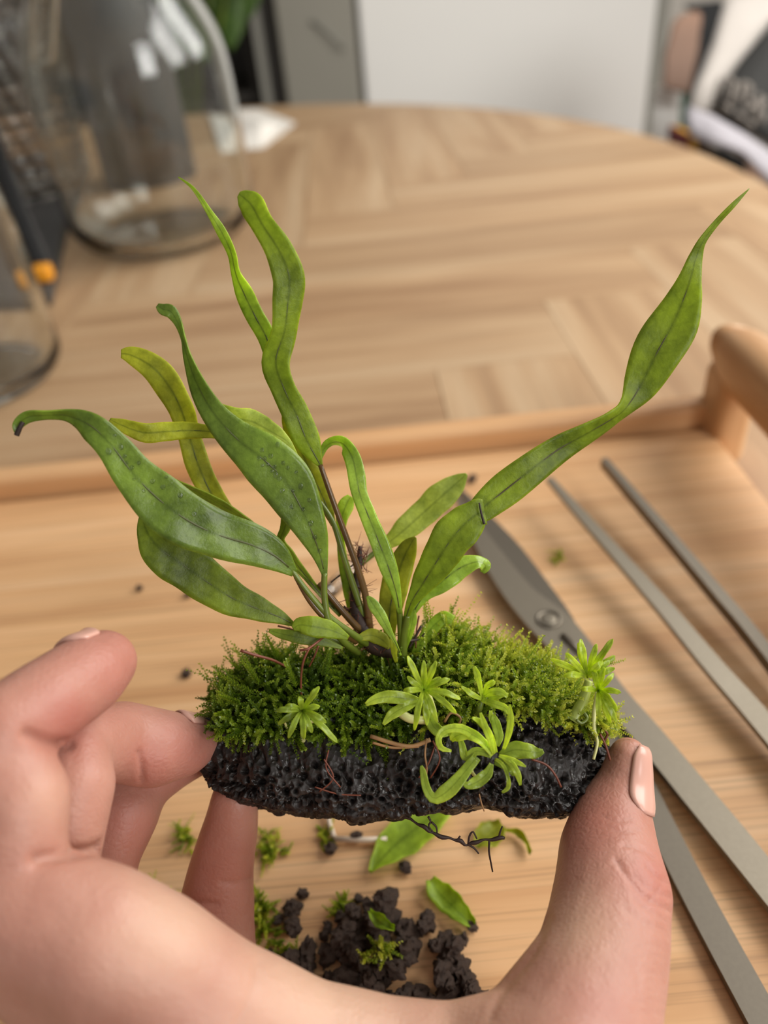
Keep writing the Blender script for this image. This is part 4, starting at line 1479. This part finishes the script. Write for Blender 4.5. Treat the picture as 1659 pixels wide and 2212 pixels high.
rosette('stem_plant', 'upright small rosette with drooping leaves at the middle of the moss', (1050, 1490), .1455,
        [([(1042, 1505, 5, .148), (1036, 1478, 7, .147), (1030, 1455, 9, .146), (1024, 1440, 4, .1455)],),
         ([(1044, 1505, 4, .148), (1060, 1495, 9, .146), (1082, 1495, 10, .145), (1096, 1506, 3, .145)],),
         ([(1044, 1502, 4, .148), (1052, 1482, 7, .147), (1064, 1474, 8, .146), (1068, 1470, 3, .146)],),
         ([(1040, 1512, 5, .148), (1066, 1520, 10, .146), (1092, 1530, 9, .145), (1100, 1545, 3, .1445)],),
         ([(1042, 1508, 5, .148), (1060, 1506, 11, .147), (1080, 1502, 8, .146), (1098, 1498, 2, .146)],),
         ([(1040, 1510, 4, .148), (1020, 1500, 8, .147), (1004, 1488, 5, .147), (996, 1482, 2, .147)],),
         ([(1060, 1535, 4, .147), (1062, 1552, 8, .146), (1072, 1568, 9, .146), (1076, 1590, 4, .146)],)],
        [([(1042, 1500, .149), (1035, 1530, .149), (1028, 1545, .150)], .0006, .0008, 'stalk')], 'rosette')

big = [([(1062, 1630, 6, .143), (1040, 1600, 12, .142), (1012, 1585, 16, .143), (985, 1590, 14, .144), (975, 1600, 5, .145)], 'rosette'),
       ([(1066, 1628, 4, .142), (1058, 1595, 9, .1405), (1046, 1565, 9, .1395), (1038, 1540, 3, .139)], 'rosette'),
       ([(1072, 1625, 4, .142), (1060, 1590, 8, .141), (1040, 1562, 9, .1405), (1020, 1550, 3, .140)], 'rosette'),
       ([(1088, 1618, 4, .142), (1098, 1588, 8, .1405), (1103, 1555, 9, .1395), (1101, 1522, 3, .139)], 'rosette'),
       ([(1078, 1632, 4, .142), (1100, 1640, 8, .141), (1120, 1648, 7, .1405), (1136, 1656, 2, .140)], 'rosette'),
       ([(1085, 1635, 4, .142), (1104, 1650, 9, .1405), (1118, 1672, 9, .140), (1124, 1696, 3, .140)], 'rosette'),
       ([(1070, 1640, 4, .142), (1086, 1652, 5, .141), (1096, 1675, 5, .1405), (1098, 1700, 6, .1405), (1084, 1712, 3, .1405)], 'rosette'),
       ([(1080, 1632, 8, .144), (1110, 1620, 22, .1435), (1140, 1622, 20, .143), (1160, 1626, 14, .143), (1174, 1622, 5, .143)], 'rosette_deep'),
       ([(1068, 1645, 8, .144), (1095, 1652, 16, .1435), (1110, 1665, 12, .143), (1104, 1674, 4, .143)], 'rosette_deep'),
       ([(1030, 1635, 12, .143), (1010, 1660, 15, .142), (985, 1690, 19, .141), (960, 1714, 20, .1405), (936, 1724, 14, .1405), (920, 1700, 11, .141), (914, 1668, 9, .142), (910, 1654, 3, .142)], 'rosette_deep'),
       ([(1062, 1650, 6, .143), (1052, 1672, 14, .142), (1032, 1688, 16, .1415), (1012, 1696, 11, .141), (1000, 1690, 4, .141)], 'rosette_deep'),
       ([(1074, 1612, 5, .144), (1078, 1590, 12, .1445), (1070, 1560, 12, .1455), (1066, 1545, 5, .146)], 'rosette_deep'),
       ([(1066, 1630, 9, .142), (1040, 1600, 12, .1425), (1000, 1575, 12, .143), (965, 1575, 11, .143), (948, 1592, 9, .1425), (952, 1615, 8, .142), (975, 1622, 3, .142)], 'rosette'),
       ([(1062, 1632, 8, .1425), (1030, 1622, 11, .143), (1006, 1636, 11, .1435), (998, 1610, 9, .144), (990, 1585, 5, .145)], 'rosette_deep'),
       ([(935, 1530, 6, .147), (930, 1555, 14, .146), (945, 1578, 16, .145), (970, 1582, 9, .145), (985, 1576, 4, .145)], 'rosette_deep')]
rosette('stem_plant', 'large pale green rosette with coiled stem hanging over the rock face', (1040, 1640), .1435, big,
        [([(1010, 1645, .1435), (1020, 1668, .1435), (1026, 1676, .144)], .0004, .0003, 'pale_stem')])

rt = star(1268, 1462, .149, [(100, 74, 0), (80, 76, 0), (62, 78, 2), (40, 72, 0), (125, 70, 6), (142, 72, 4), (15, 60, 4), (165, 50, 8), (112, 56, 0), (52, 50, 0), (28, 52, -2)], 8.5, -.004)
rt += star(1292, 1492, .1475, [(10, 44, 10), (-20, 46, 14), (-45, 50, 16), (-62, 56, 10), (40, 46, 0), (70, 44, 0), (160, 36, 10), (-85, 40, 10), (110, 36, 0), (-5, 40, 26)], 7.5, -.004)
rosette('stem_plant', 'bushy upright bright rosette at the right end of the mossy rock', (1275, 1500), .148, rt,
        [([(1272, 1470, .150), (1262, 1505, .150), (1245, 1540, .150), (1236, 1555, .150)], .0008, .0015, 'green_stem'),
         ([(1290, 1495, .149), (1283, 1540, .149), (1283, 1585, .1485)], .0004, .0005, 'pale_stem'),
         ([(1250, 1530, .1495), (1268, 1550, .1485), (1256, 1562, .148), (1245, 1555, .148)], .0004, .0003, 'stalk')])
# fine roots over the rock face
rs = empty('fine_roots', P(900, 1600, .148))
tag(rs, 'fine pale and reddish roots trailing over the dark rock face', 'roots')
for rows, r0, mt_ in (([(800, 1590, .1470), (850, 1606, .1462), (890, 1612, .1460), (930, 1598, .1462)], .00045, 'root_pale'),
                      ([(805, 1604, .1466), (850, 1615, .1460), (905, 1612, .1460)], .0003, 'root_pale'),
                      ([(960, 1560, .1460), (975, 1540, .1460), (995, 1552, .1460), (985, 1575, .1460)], .00025, 'root_pale'),
                      ([(922, 1595, .146), (918, 1630, .1455), (922, 1660, .1455), (918, 1690, .1455)], .0002, 'root_pale'),
                      ([(935, 1600, .146), (950, 1640, .1455), (930, 1680, .1455)], .00018, 'root_red'),
                      ([(940, 1610, .146), (925, 1650, .1455), (905, 1680, .1455)], .00018, 'root_red'),
                      ([(1148, 1640, .1455), (1180, 1652, .1455), (1200, 1675, .1455), (1212, 1700, .1458)], .00022, 'root_red'),
                      ([(1285, 1580, .1475), (1290, 1605, .1468), (1282, 1640, .1465)], .0003, 'pale_stem'),
                      ([(1296, 1585, .1485), (1308, 1610, .1485), (1318, 1642, .1488)], .00025, 'root_red'),
                      ([(1300, 1570, .149), (1312, 1585, .149), (1306, 1600, .149)], .00025, 'root_red'),
                      ([(1035, 1715, .146), (1040, 1735, .146), (1046, 1752, .1462)], .00015, 'root_pale'),
                      ([(700, 1640, .1455), (720, 1680, .1455), (690, 1710, .1455)], .00016, 'root_red'),
                      ([(710, 1620, .146), (705, 1660, .1455), (735, 1700, .1455)], .00016, 'root_red'),
                      ([(680, 1700, .1455), (730, 1715, .1455), (780, 1718, .1455)], .00016, 'root_red')):
    s = cat_rom(rows, 14)
    keep(tube('root', [P(*a) for a in s], r0, M[mt_], None, 5), rs)

# ------------------------------------------------------------------ hand: one continuous body grown from overlapping rounded hulls


def hull_spheres(bm_all, sph):
    bm = bmesh.new()
    for (c, r) in sph:
        t = bmesh.new()
        bmesh.ops.create_icosphere(t, subdivisions=3, radius=r)
        for v in t.verts:
            bm.verts.new(v.co + c)
        t.free()
    bmesh.ops.convex_hull(bm, input=bm.verts[:])
    loose = [v for v in bm.verts if not v.link_faces]
    bmesh.ops.delete(bm, geom=loose, context='VERTS')
    vm = {}
    for v in bm.verts:
        vm[v] = bm_all.verts.new(v.co)
    for fc in bm.faces:
        bm_all.faces.new([vm[v] for v in fc.verts])
    bm.free()


def S(x, y, d, r):
    return (P(x, y, d), r * d / FPX)


thumb = [S(1357, 1636, .1555, 44), S(1344, 1700, .1550, 58), S(1322, 1772, .1525, 84), S(1316, 1850, .147, 107), S(1322, 1930, .141, 124), S(1312, 2012, .135, 131), S(1290, 2105, .129, 142), S(1258, 2205, .123, 160), S(1205, 2340, .116, 190)]
index = [S(-40, 1975, .110, 110), S(25, 1860, .112, 108), S(40, 1725, .113, 106), S(-10, 1640, .114, 104), S(6, 1582, .115, 102), S(100, 1518, .121, 96), S(185, 1460, .129, 88), S(222, 1432, .133, 73)]
middle = [S(70, 2060, .126, 105), S(126, 1880, .127, 84), S(163, 1695, .1305, 85), S(150, 1612, .135, 80), S(262, 1601, .148, 86), S(330, 1614, .151, 85), S(392, 1610, .1545, 66), S(430, 1600, .157, 48)]
ring = [S(215, 2170, .146, 95), S(225, 1930, .152, 62), S(236, 1845, .154, 66), S(262, 1752, .158, 84), S(290, 1690, .162, 76), S(370, 1640, .165, 66), S(430, 1612, .167, 58), S(458, 1590, .168, 48)]
pinky = [S(395, 2330, .148, 100), S(452, 2165, .158, 95), S(463, 2075, .162, 91), S(462, 1990, .163, 86), S(478, 1885, .163, 72), S(498, 1785, .162, 60), S(506, 1730, .161, 52)]
web = [S(40, 1968, .110, 122), S(120, 1965, .1105, 118), S(205, 2030, .111, 152), S(335, 2096, .113, 152), S(475, 2192, .116, 150), S(651, 2268, .119, 140), S(830, 2302, .121, 130), S(986, 2301, .122, 120), S(1134, 2268, .1225, 122)]
mass = [S(230, 2150, .118, 150), S(420, 2290, .122, 180), S(650, 2420, .122, 200), S(900, 2460, .120, 200), S(1110, 2440, .118, 200)]
wrist = (Vector((.010, .000, .072)), .026)
arm = (Vector((.012, -.16, .085)), .033)
hb = bmesh.new()
for ch in (thumb, index, middle, ring, pinky):
    for a, b in zip(ch[:-1], ch[1:]):
        hull_spheres(hb, [a, b])
hull_spheres(hb, [S(1372, 1938, .1400, 78), S(1345, 1860, .1455, 78), S(1350, 2030, .134, 90)])
for a, b in zip(web[:-1], web[1:]):
    hull_spheres(hb, [a, b])
hull_spheres(hb, [web[-1], thumb[6], thumb[7]])
hull_spheres(hb, [web[-1], thumb[7], thumb[8]])
hull_spheres(hb, [web[0], web[1], web[2], mass[0], index[0]])
hull_spheres(hb, [web[2], web[3], mass[0], mass[1]])
hull_spheres(hb, [web[3], web[4], mass[1], mass[2]])
hull_spheres(hb, [web[4], web[5], mass[2]])
hull_spheres(hb, [web[5], web[6], mass[2], mass[3]])
hull_spheres(hb, [web[6], web[7], mass[3], mass[4]])
hull_spheres(hb, [web[7], web[8], mass[4], thumb[8]])
hull_spheres(hb, [index[0], middle[0], mass[0]])
hull_spheres(hb, [middle[0], ring[0], mass[0], mass[1]])
hull_spheres(hb, [ring[0], pinky[0], mass[1], mass[2]])
hull_spheres(hb, [pinky[0], mass[2], wrist])
hull_spheres(hb, [mass[1], mass[2], mass[3], wrist])
hull_spheres(hb, [mass[3], mass[4], thumb[8], wrist])
hull_spheres(hb, [wrist, arm])
me = bpy.data.meshes.new('hand_raw')
hb.to_mesh(me)
hb.free()
hraw = link(bpy.data.objects.new('hand_raw', me))
md = hraw.modifiers.new('rm', 'REMESH')
md.mode = 'VOXEL'
md.voxel_size = .00065
md.adaptivity = 0
sm = hraw.modifiers.new('sm', 'SMOOTH')
sm.factor = .5
sm.iterations = 22
dg = bpy.context.evaluated_depsgraph_get()
hme = bpy.data.meshes.new_from_object(hraw.evaluated_get(dg))
bpy.data.objects.remove(hraw)
# creases and blush: carved along lines laid on the skin
NV = len(hme.vertices)
hco = np.empty(NV * 3)
hme.vertices.foreach_get('co', hco)
hco = hco.reshape(-1, 3)
hno = np.empty(NV * 3)
hme.vertices.foreach_get('normal', hno)
hno = hno.reshape(-1, 3)
rel = hco - np.array(CC)
dep = rel @ np.array(CF)
hpx = 829.5 + (rel @ np.array(CR)) / dep * FPX
hpy = 1106 - (rel @ np.array(CU)) / dep * FPX
facing = -(hno * (rel / np.linalg.norm(rel, axis=1)[:, None])).sum(1)


def crease(pts, d0, width, depth, dtol=.016):
    """pts in the photograph's pixels, near the lens distance d0"""
    global hco
    m_ = (np.abs(dep - d0) < dtol) & (facing > .05)
    best = np.full(NV, 1e9)
    pp_ = cat_rom(pts, 30)
    for a, b in zip(pp_[:-1], pp_[1:]):
        ab = b - a
        L2 = (ab ** 2).sum() + 1e-9
        t = np.clip(((hpx - a[0]) * ab[0] + (hpy - a[1]) * ab[1]) / L2, 0, 1)
        best = np.minimum(best, np.hypot(hpx - a[0] - t * ab[0], hpy - a[1] - t * ab[1]))
    g = np.exp(-(best / width) ** 2) * m_
    hco = hco - hno * (g * depth)[:, None]


crease([(1332, 1858), (1356, 1892), (1385, 1928), (1420, 1952), (1446, 1966)], .140, 5, .00042)
crease([(1345, 1826), (1380, 1832), (1412, 1852)], .143, 4, .0003)
crease([(1396, 1868), (1418, 1892), (1445, 1908)], .140, 4, .0003)
crease([(1368, 1888), (1408, 1922), (1446, 1936)], .140, 4, .0003)
crease([(1390, 1958), (1416, 1930), (1440, 1890)], .140, 4, .00022)
crease([(1365, 1930), (1398, 1962), (1440, 1990)], .139, 4, .00028)
crease([(1350, 1965), (1392, 1992), (1444, 2008)], .136, 4, .00025)
crease([(1340, 1995), (1390, 1998), (1440, 2022)], .136, 4, .0002)
for k_, y_ in enumerate((2042, 2062, 2080, 2098, 2118, 2138, 2160, 2184)):
    crease([(1372 - 6 * (k_ % 3), y_ + 4), (1402, y_), (1432, y_ + 6)], .131, 4, .00018)
crease([(1300, 1760), (1330, 1772), (1362, 1768)], .150, 4, .00018)
crease([(1310, 1785), (1345, 1796), (1380, 1790)], .149, 4, .00018)
crease([(1180, 1980), (1150, 2060), (1080, 2150), (1060, 2200)], .126, 9, .0003)
crease([(560, 2080), (545, 2140), (500, 2250), (470, 2330)], .114, 9, .0002)
crease([(80, 1856), (130, 1846), (190, 1838), (225, 1826)], .112, 12, .0012)
crease([(303, 1625), (306, 1655), (308, 1690)], .150, 6, .0006)
crease([(60, 1585), (110, 1606), (150, 1608)], .118, 12, .0010)
crease([(378, 1968), (420, 1952), (470, 1955)], .166, 6, .0004)
crease([(545, 1898), (510, 1908), (480, 1905)], .164, 6, .0003)
# finger flesh: broad pads and knuckle hills
nz = np.array([noise.noise(Vector(p) * 85) for p in hco])
hco = hco + hno * (nz * .00035)[:, None]
hme.vertices.foreach_set('co', hco.ravel())
fl = np.zeros(NV)
for (x, y, d, r, s) in ((230, 1450, .133, 130, .55), (150, 1560, .122, 90, .7), (400, 1620, .152, 90, .5), (1410, 1900, .140, 80, .6), (1290, 1800, .150, 90, .45), (330, 1650, .150, 70, .6), (480, 1880, .164, 160, .25), (60, 1700, .113, 60, .2), (260, 1780, .157, 80, .5), (1300, 2180, .123, 70, .3), (240, 1960, .111, 60, .35)):
    fl = np.maximum(fl, s * np.exp(-((hpx - x) ** 2 + (hpy - y) ** 2) / r ** 2) * np.exp(-((dep - d) / .02) ** 2))
at = hme.attributes.new('flush', 'FLOAT', 'POINT')
at.data.foreach_set('value', fl.astype(np.float32))
pa = np.zeros(NV)
for (x, y, d, r, s_) in ((700, 2190, .12, 260, .75), (360, 2010, .113, 150, .6), (1240, 2010, .13, 90, .45), (90, 1720, .113, 60, .3), (980, 2240, .122, 160, .5)):
    pa = np.maximum(pa, s_ * np.exp(-((hpx - x) ** 2 + (hpy - y) ** 2) / r ** 2) * np.exp(-((dep - d) / .02) ** 2))
at = hme.attributes.new('pale', 'FLOAT', 'POINT')
at.data.foreach_set('value', pa.astype(np.float32))
hme.materials.clear()
hme.materials.append(M['skin'])
shade(hme)
hme.update()
hand = link(bpy.data.objects.new('hand', hme))

tag(hand, 'bare left hand gripping the lava rock, thumb at right, fingers curled at left', 'hand')


from mathutils.bvhtree import BVHTree
HBVH = BVHTree.FromPolygons([tuple(p) for p in hco], [tuple(p.vertices) for p in hme.polygons])


def nail(chain, t0, t1, th0, th1, refdir, nu=18, nv=14, name='nail'):
    """curved plate laid on the skin of a fingertip. chain: spheres from base to tip, t in sphere index"""
    v, f = [], []
    for i in range(nu + 1):
        q = i / nu
        t = t0 + (t1 - t0) * q
        k = min(int(t), len(chain) - 2)
        u = t - k
        c = chain[k][0].lerp(chain[k + 1][0], u)
        ax = (chain[-1][0] - chain[int(t0)][0]).normalized()
        e1 = (refdir - ax * refdir.dot(ax)).normalized()
        e2 = ax.cross(e1)
        edge = 1 - .45 * max(0, (q - .75) / .25) ** 2 - .45 * max(0, (.25 - q) / .25) ** 2
        for j in range(nv + 1):
            s = (j / nv * 2 - 1) * edge
            an = math.radians((th0 + th1) / 2 + s * (th1 - th0) / 2)
            dr_ = e1 * math.cos(an) + e2 * math.sin(an)
            hit = HBVH.ray_cast(c + dr_ * .02, -dr_, .02)[0]
            if hit is None:
                hit = c + dr_ * chain[k][1]
            side = abs(j / nv * 2 - 1)
            v.append(hit + dr_ * (.00055 - .00045 * side ** 4 - .0004 * max(0, (.2 - q) / .2) ** 2 + .0003 * max(0, (q - .8) / .2)))
    for i in range(nu):
        for j in range(nv):
            a = i * (nv + 1) + j
            f.append((a, a + 1, a + nv + 2, a + nv + 1))
    o = mesh(name, v, f, M['nail'])
    so = o.modifiers.new('thick', 'SOLIDIFY')
    so.thickness = .0005
    so.offset = 0
    o.parent = hand
    return o


THB = thumb[::-1]
nail(THB, 6.50, 8.50, -62, 62, (CR * .84 - CF * .54).normalized())
nail(middle, 6.1, 7.2, -55, 55, (CU * .75 + CR * .1 + CF * .45).normalized())
nail(index, 6.0, 7.2, -50, 50, (CU * .8 - CR * .5 + CF * .35).normalized())

# ------------------------------------------------------------------ soil crumbs and scraps on the tray
crumb_me = []
for k in range(6):
    bm = bmesh.new()
    bmesh.ops.create_icosphere(bm, subdivisions=3, radius=1)
    for v in bm.verts:
        v.co *= 1 + .22 * noise.noise(v.co * 6.5 + Vector((k * 3.3, k, 0))) + .55 * noise.noise(v.co * 1.4 + Vector((k * 9.1, 0, 0))) + .40 * noise.noise(v.co * 3.1 + Vector((0, k * 5.3, 0)))
        v.co.z *= .8
    me = bpy.data.meshes.new('soil_crumb')
    bm.to_mesh(me)
    bm.free()
    me.materials.append(M['soil'])
    shade(me, False)
    crumb_me.append((me, min(v.co.z for v in me.vertices)))


def crumb(px, py, r, lev=0, label='dark soil crumb in the heap of loose crumbs under the rock', group='soil crumbs heaped on the tray'):
    me, zm = random.choice(crumb_me)
    z = TZ + lev * .0028
    q = PZ(px, py, z + r)
    o = bpy.data.objects.new('soil_crumb', me)
    o.scale = (r * random.uniform(.85, 1.2), r * random.uniform(.85, 1.2), r * random.uniform(.8, 1.05))
    o.rotation_euler = (0, 0, random.uniform(0, 6.28))
    o.location = (q.x, q.y, z - zm * o.scale[2] - .0001)
    link(o)
    return tag(o, label, 'soil', group)


lone = [((653, 1928), .0014, 'small dark crumb at the top left of the soil heap'), ((629, 1958), .0022, 'dark crumb lying next above the left group of soil crumbs'), ((598, 1984), .0012, 'tiny dark crumb leftmost beside the heap'),
        ((626, 2000), .0014, 'small dark crumb below the left pair of crumbs'), ((714, 1832), .0015, 'round dark crumb under the white stick'), ((876, 1872), .0016, 'dark crumb at the lower tip of the large leaf scrap'),
        ((770, 1806), .0014, 'dark crumb behind the white stick'), ((406, 1282), .0014, 'dark speck on the tray beside the lower fern leaf'), ((300, 1270), .0011, 'faint speck on the tray left of the fern'),
        ((402, 1452), .0014, 'dark speck on the tray right of the index fingertip'), ((1020, 1033), .0018, 'brown speck near the back of the tray by the pale fern tip'), ((700, 2022), .0012, 'small crumb left of the heap edge'),
        ((1000, 2028), .0015, 'crumb at the right shoulder of the heap')]
for (p, r, lab) in lone:
    crumb(p[0], p[1], r, 0, lab, None)
RC = random.Random(21)
spots = [(720, 1995, 26, 4), (790, 1960, 30, 7), (832, 1935, 18, 4), (845, 1985, 24, 4), (905, 1995, 34, 8), (780, 2020, 48, 16), (740, 2060, 40, 12), (660, 2070, 34, 9), (840, 2055, 55, 18), (960, 2035, 28, 6), (975, 2085, 32, 14), (620, 2115, 50, 20), (710, 2135, 50, 20), (820, 2110, 50, 18), (880, 2160, 50, 16), (985, 2140, 44, 18), (1010, 2175, 34, 10), (560, 2085, 30, 8), (770, 2165, 70, 26), (930, 2185, 70, 18), (640, 1995, 16, 2)]
cnt = 0
for (x, y, s, n_) in spots:
    for _ in range(n_):
        a, q = RC.uniform(0, 6.283), math.sqrt(RC.random())
        px_, py_ = x + s * q * math.cos(a), y + s * q * math.sin(a) * .8
        if (840 < px_ < 960 and 2100 < py_ < 2150) or (690 < px_ < 750 and 2070 < py_ < 2110):
            continue
        crumb(px_, py_, RC.choice((.0009, .0012, .0014, .0017, .0021)), RC.choice((0, 0, 0, 1)))
        cnt += 1


def flat_leaf(name, label, rows, mat, cat='leaf scrap', z=TZ + .0012, lift=.001):
    """cut leaf lying on the tray"""
    s = cat_rom([(*PZ(x, y, z)[:2], w * .19 / FPX) for x, y, w in rows], 22)
    v, f, uv = [], [], []
    n = len(s)
    K = 7
    for side in (0, 1):
        for i in range(n):
            a, b = s[max(i - 1, 0)], s[min(i + 1, n - 1)]
            t = Vector((b[0] - a[0], b[1] - a[1], 0)).normalized()
            sv = Vector((t.y, -t.x, 0))
            for k in range(K):
                u = 2 * k / (K - 1) - 1
                v.append(Vector((s[i][0], s[i][1], z + lift * (.6 * math.sin(i * .5) * u + u * u) + (0 if side else -.0003))) + sv * (s[i][2] * u * (1 + .06 * math.sin(i * 1.4 + u))))
                uv.append((k / (K - 1), i / n))
    off = n * K
    for i in range(n - 1):
        for k in range(K - 1):
            a0 = i * K + k
            f.append((a0 + K, a0 + K + 1, a0 + 1, a0))
            f.append((off + a0, off + a0 + 1, off + a0 + K + 1, off + a0 + K))
        for k in (0, K - 1):
            a0 = i * K + k
            f.append((a0, a0 + K, off + a0 + K, off + a0))
    for i in (0, n - 1):
        for k in range(K - 1):
            a0 = i * K + k
            f.append((a0, a0 + 1, off + a0 + 1, off + a0))
    o = mesh(name, v, f, mat, None, True, uv)
    return tag(o, label, cat)


flat_leaf('leaf_scrap', 'large green leaf scrap on the tray under the middle of the rock', [(800, 1885, 4), (825, 1855, 26), (860, 1820, 42), (905, 1785, 45), (945, 1755, 35), (975, 1725, 10)], M['leaf_bright'])
flat_leaf('leaf_scrap', 'green strap leaf scrap with dark tip right of the soil heap', [(930, 1900, 10), (945, 1925, 24), (975, 1955, 24), (1000, 1980, 20), (1024, 2000, 7)], M['leaf_bright'])
flat_leaf('leaf_scrap', 'small round green leaf scrap behind the dangling root', [(1030, 1830, 8), (1045, 1815, 26), (1070, 1795, 28), (1085, 1782, 10)], M['leaf_olive'])
flat_leaf('leaf_scrap', 'thin curved green tendril right of the dangling root', [(1085, 1795, 5), (1115, 1800, 7), (1135, 1820, 6), (1145, 1845, 4)], M['leaf_olive'])
flat_leaf('leaf_scrap', 'tiny green leaf scrap lying on top of the soil heap', [(798, 1968, 4), (812, 1985, 11), (832, 2000, 12), (852, 2008, 4)], M['leaf_bright'], z=TZ + .0085)
dt = PZ(1022, 2002, TZ + .001)
dk = bpy.data.objects.new('soil_crumb', crumb_me[0][0])
dk.scale = (.0012, .0011, .0009)
dk.location = (dt.x, dt.y, TZ + .0010)
link(dk)
tag(dk, 'dark crumb at the tip of the strap leaf scrap', 'soil')
# white stick and pale thread
ws = empty('white_stick', PZ(700, 1800, TZ))
tag(ws, 'white bent plastic strip on the tray behind the rock underside', 'stick')
keep(tube('strip', [PZ(704, 1740, TZ + .0014), PZ(712, 1780, TZ + .0014), PZ(722, 1808, TZ + .0014)], .0007, M['strip'], None, 8), ws)
keep(tube('strip', [PZ(722, 1812, TZ + .0014), PZ(780, 1814, TZ + .0014), PZ(836, 1812, TZ + .0014)], .0007, M['strip'], None, 8), ws)
# clear tube beyond the fern base
ct = PZ(760, 1230, TZ + .002)
tag(tube('clear_tube', [PZ(700, 1290, TZ + .003), PZ(760, 1228, TZ + .003), PZ(830, 1165, TZ + .003)], .0026, M['glass'], None, 14), 'clear thin tube on the tray behind the fern base', 'tube')
# scraps of moss on the tray
for (x, y, sp, n_, lab) in ((585, 1830, 34, 40, 'loose moss tuft on the tray right of the little finger'), (560, 1960, 26, 46, 'bright moss tuft on the tray against the little finger'), (400, 1812, 24, 22, 'small moss shred left of the little finger'),
                            (330, 1940, 22, 18, 'small moss shred above the palm'), (735, 1965, 26, 24, 'moss shred left of the soil heap top'), (615, 2065, 34, 30, 'moss shred among the left soil crumbs'),
                            (822, 2052, 30, 26, 'moss shred on the middle of the soil heap'), (712, 1806, 20, 16, 'moss bit by the bend of the white stick'), (570, 2010, 24, 24, 'moss tuft hanging below the bright tuft'), (1210, 1205, 14, 10, 'tiny moss bit on the open tray near the tweezers')):
    roots, dirs, lens, tints, bends = [], [], [], [], []
    zz = TZ + .0005 + (.006 if lab.startswith('moss shred on the middle') else 0)
    for _ in range(n_):
        a, q = R3.uniform(0, 6.283), R3.random()
        roots.append(PZ(x + sp * q * math.cos(a), y + sp * q * math.sin(a), zz))
        dirs.append((R3.gauss(0, 1), R3.gauss(0, 1), abs(R3.gauss(.2, .3))))
        lens.append(R3.uniform(.002, .0045))
        tints.append(R3.uniform(.5, .95))
        bends.append((R3.gauss(0, .2), R3.gauss(0, .2), 0))
    ob = fronds(roots, dirs, lens, np.array(tints), bends, nl=8, lw=.0004, name='moss_scrap')
    tag(ob, lab, 'moss', None, 'stuff')
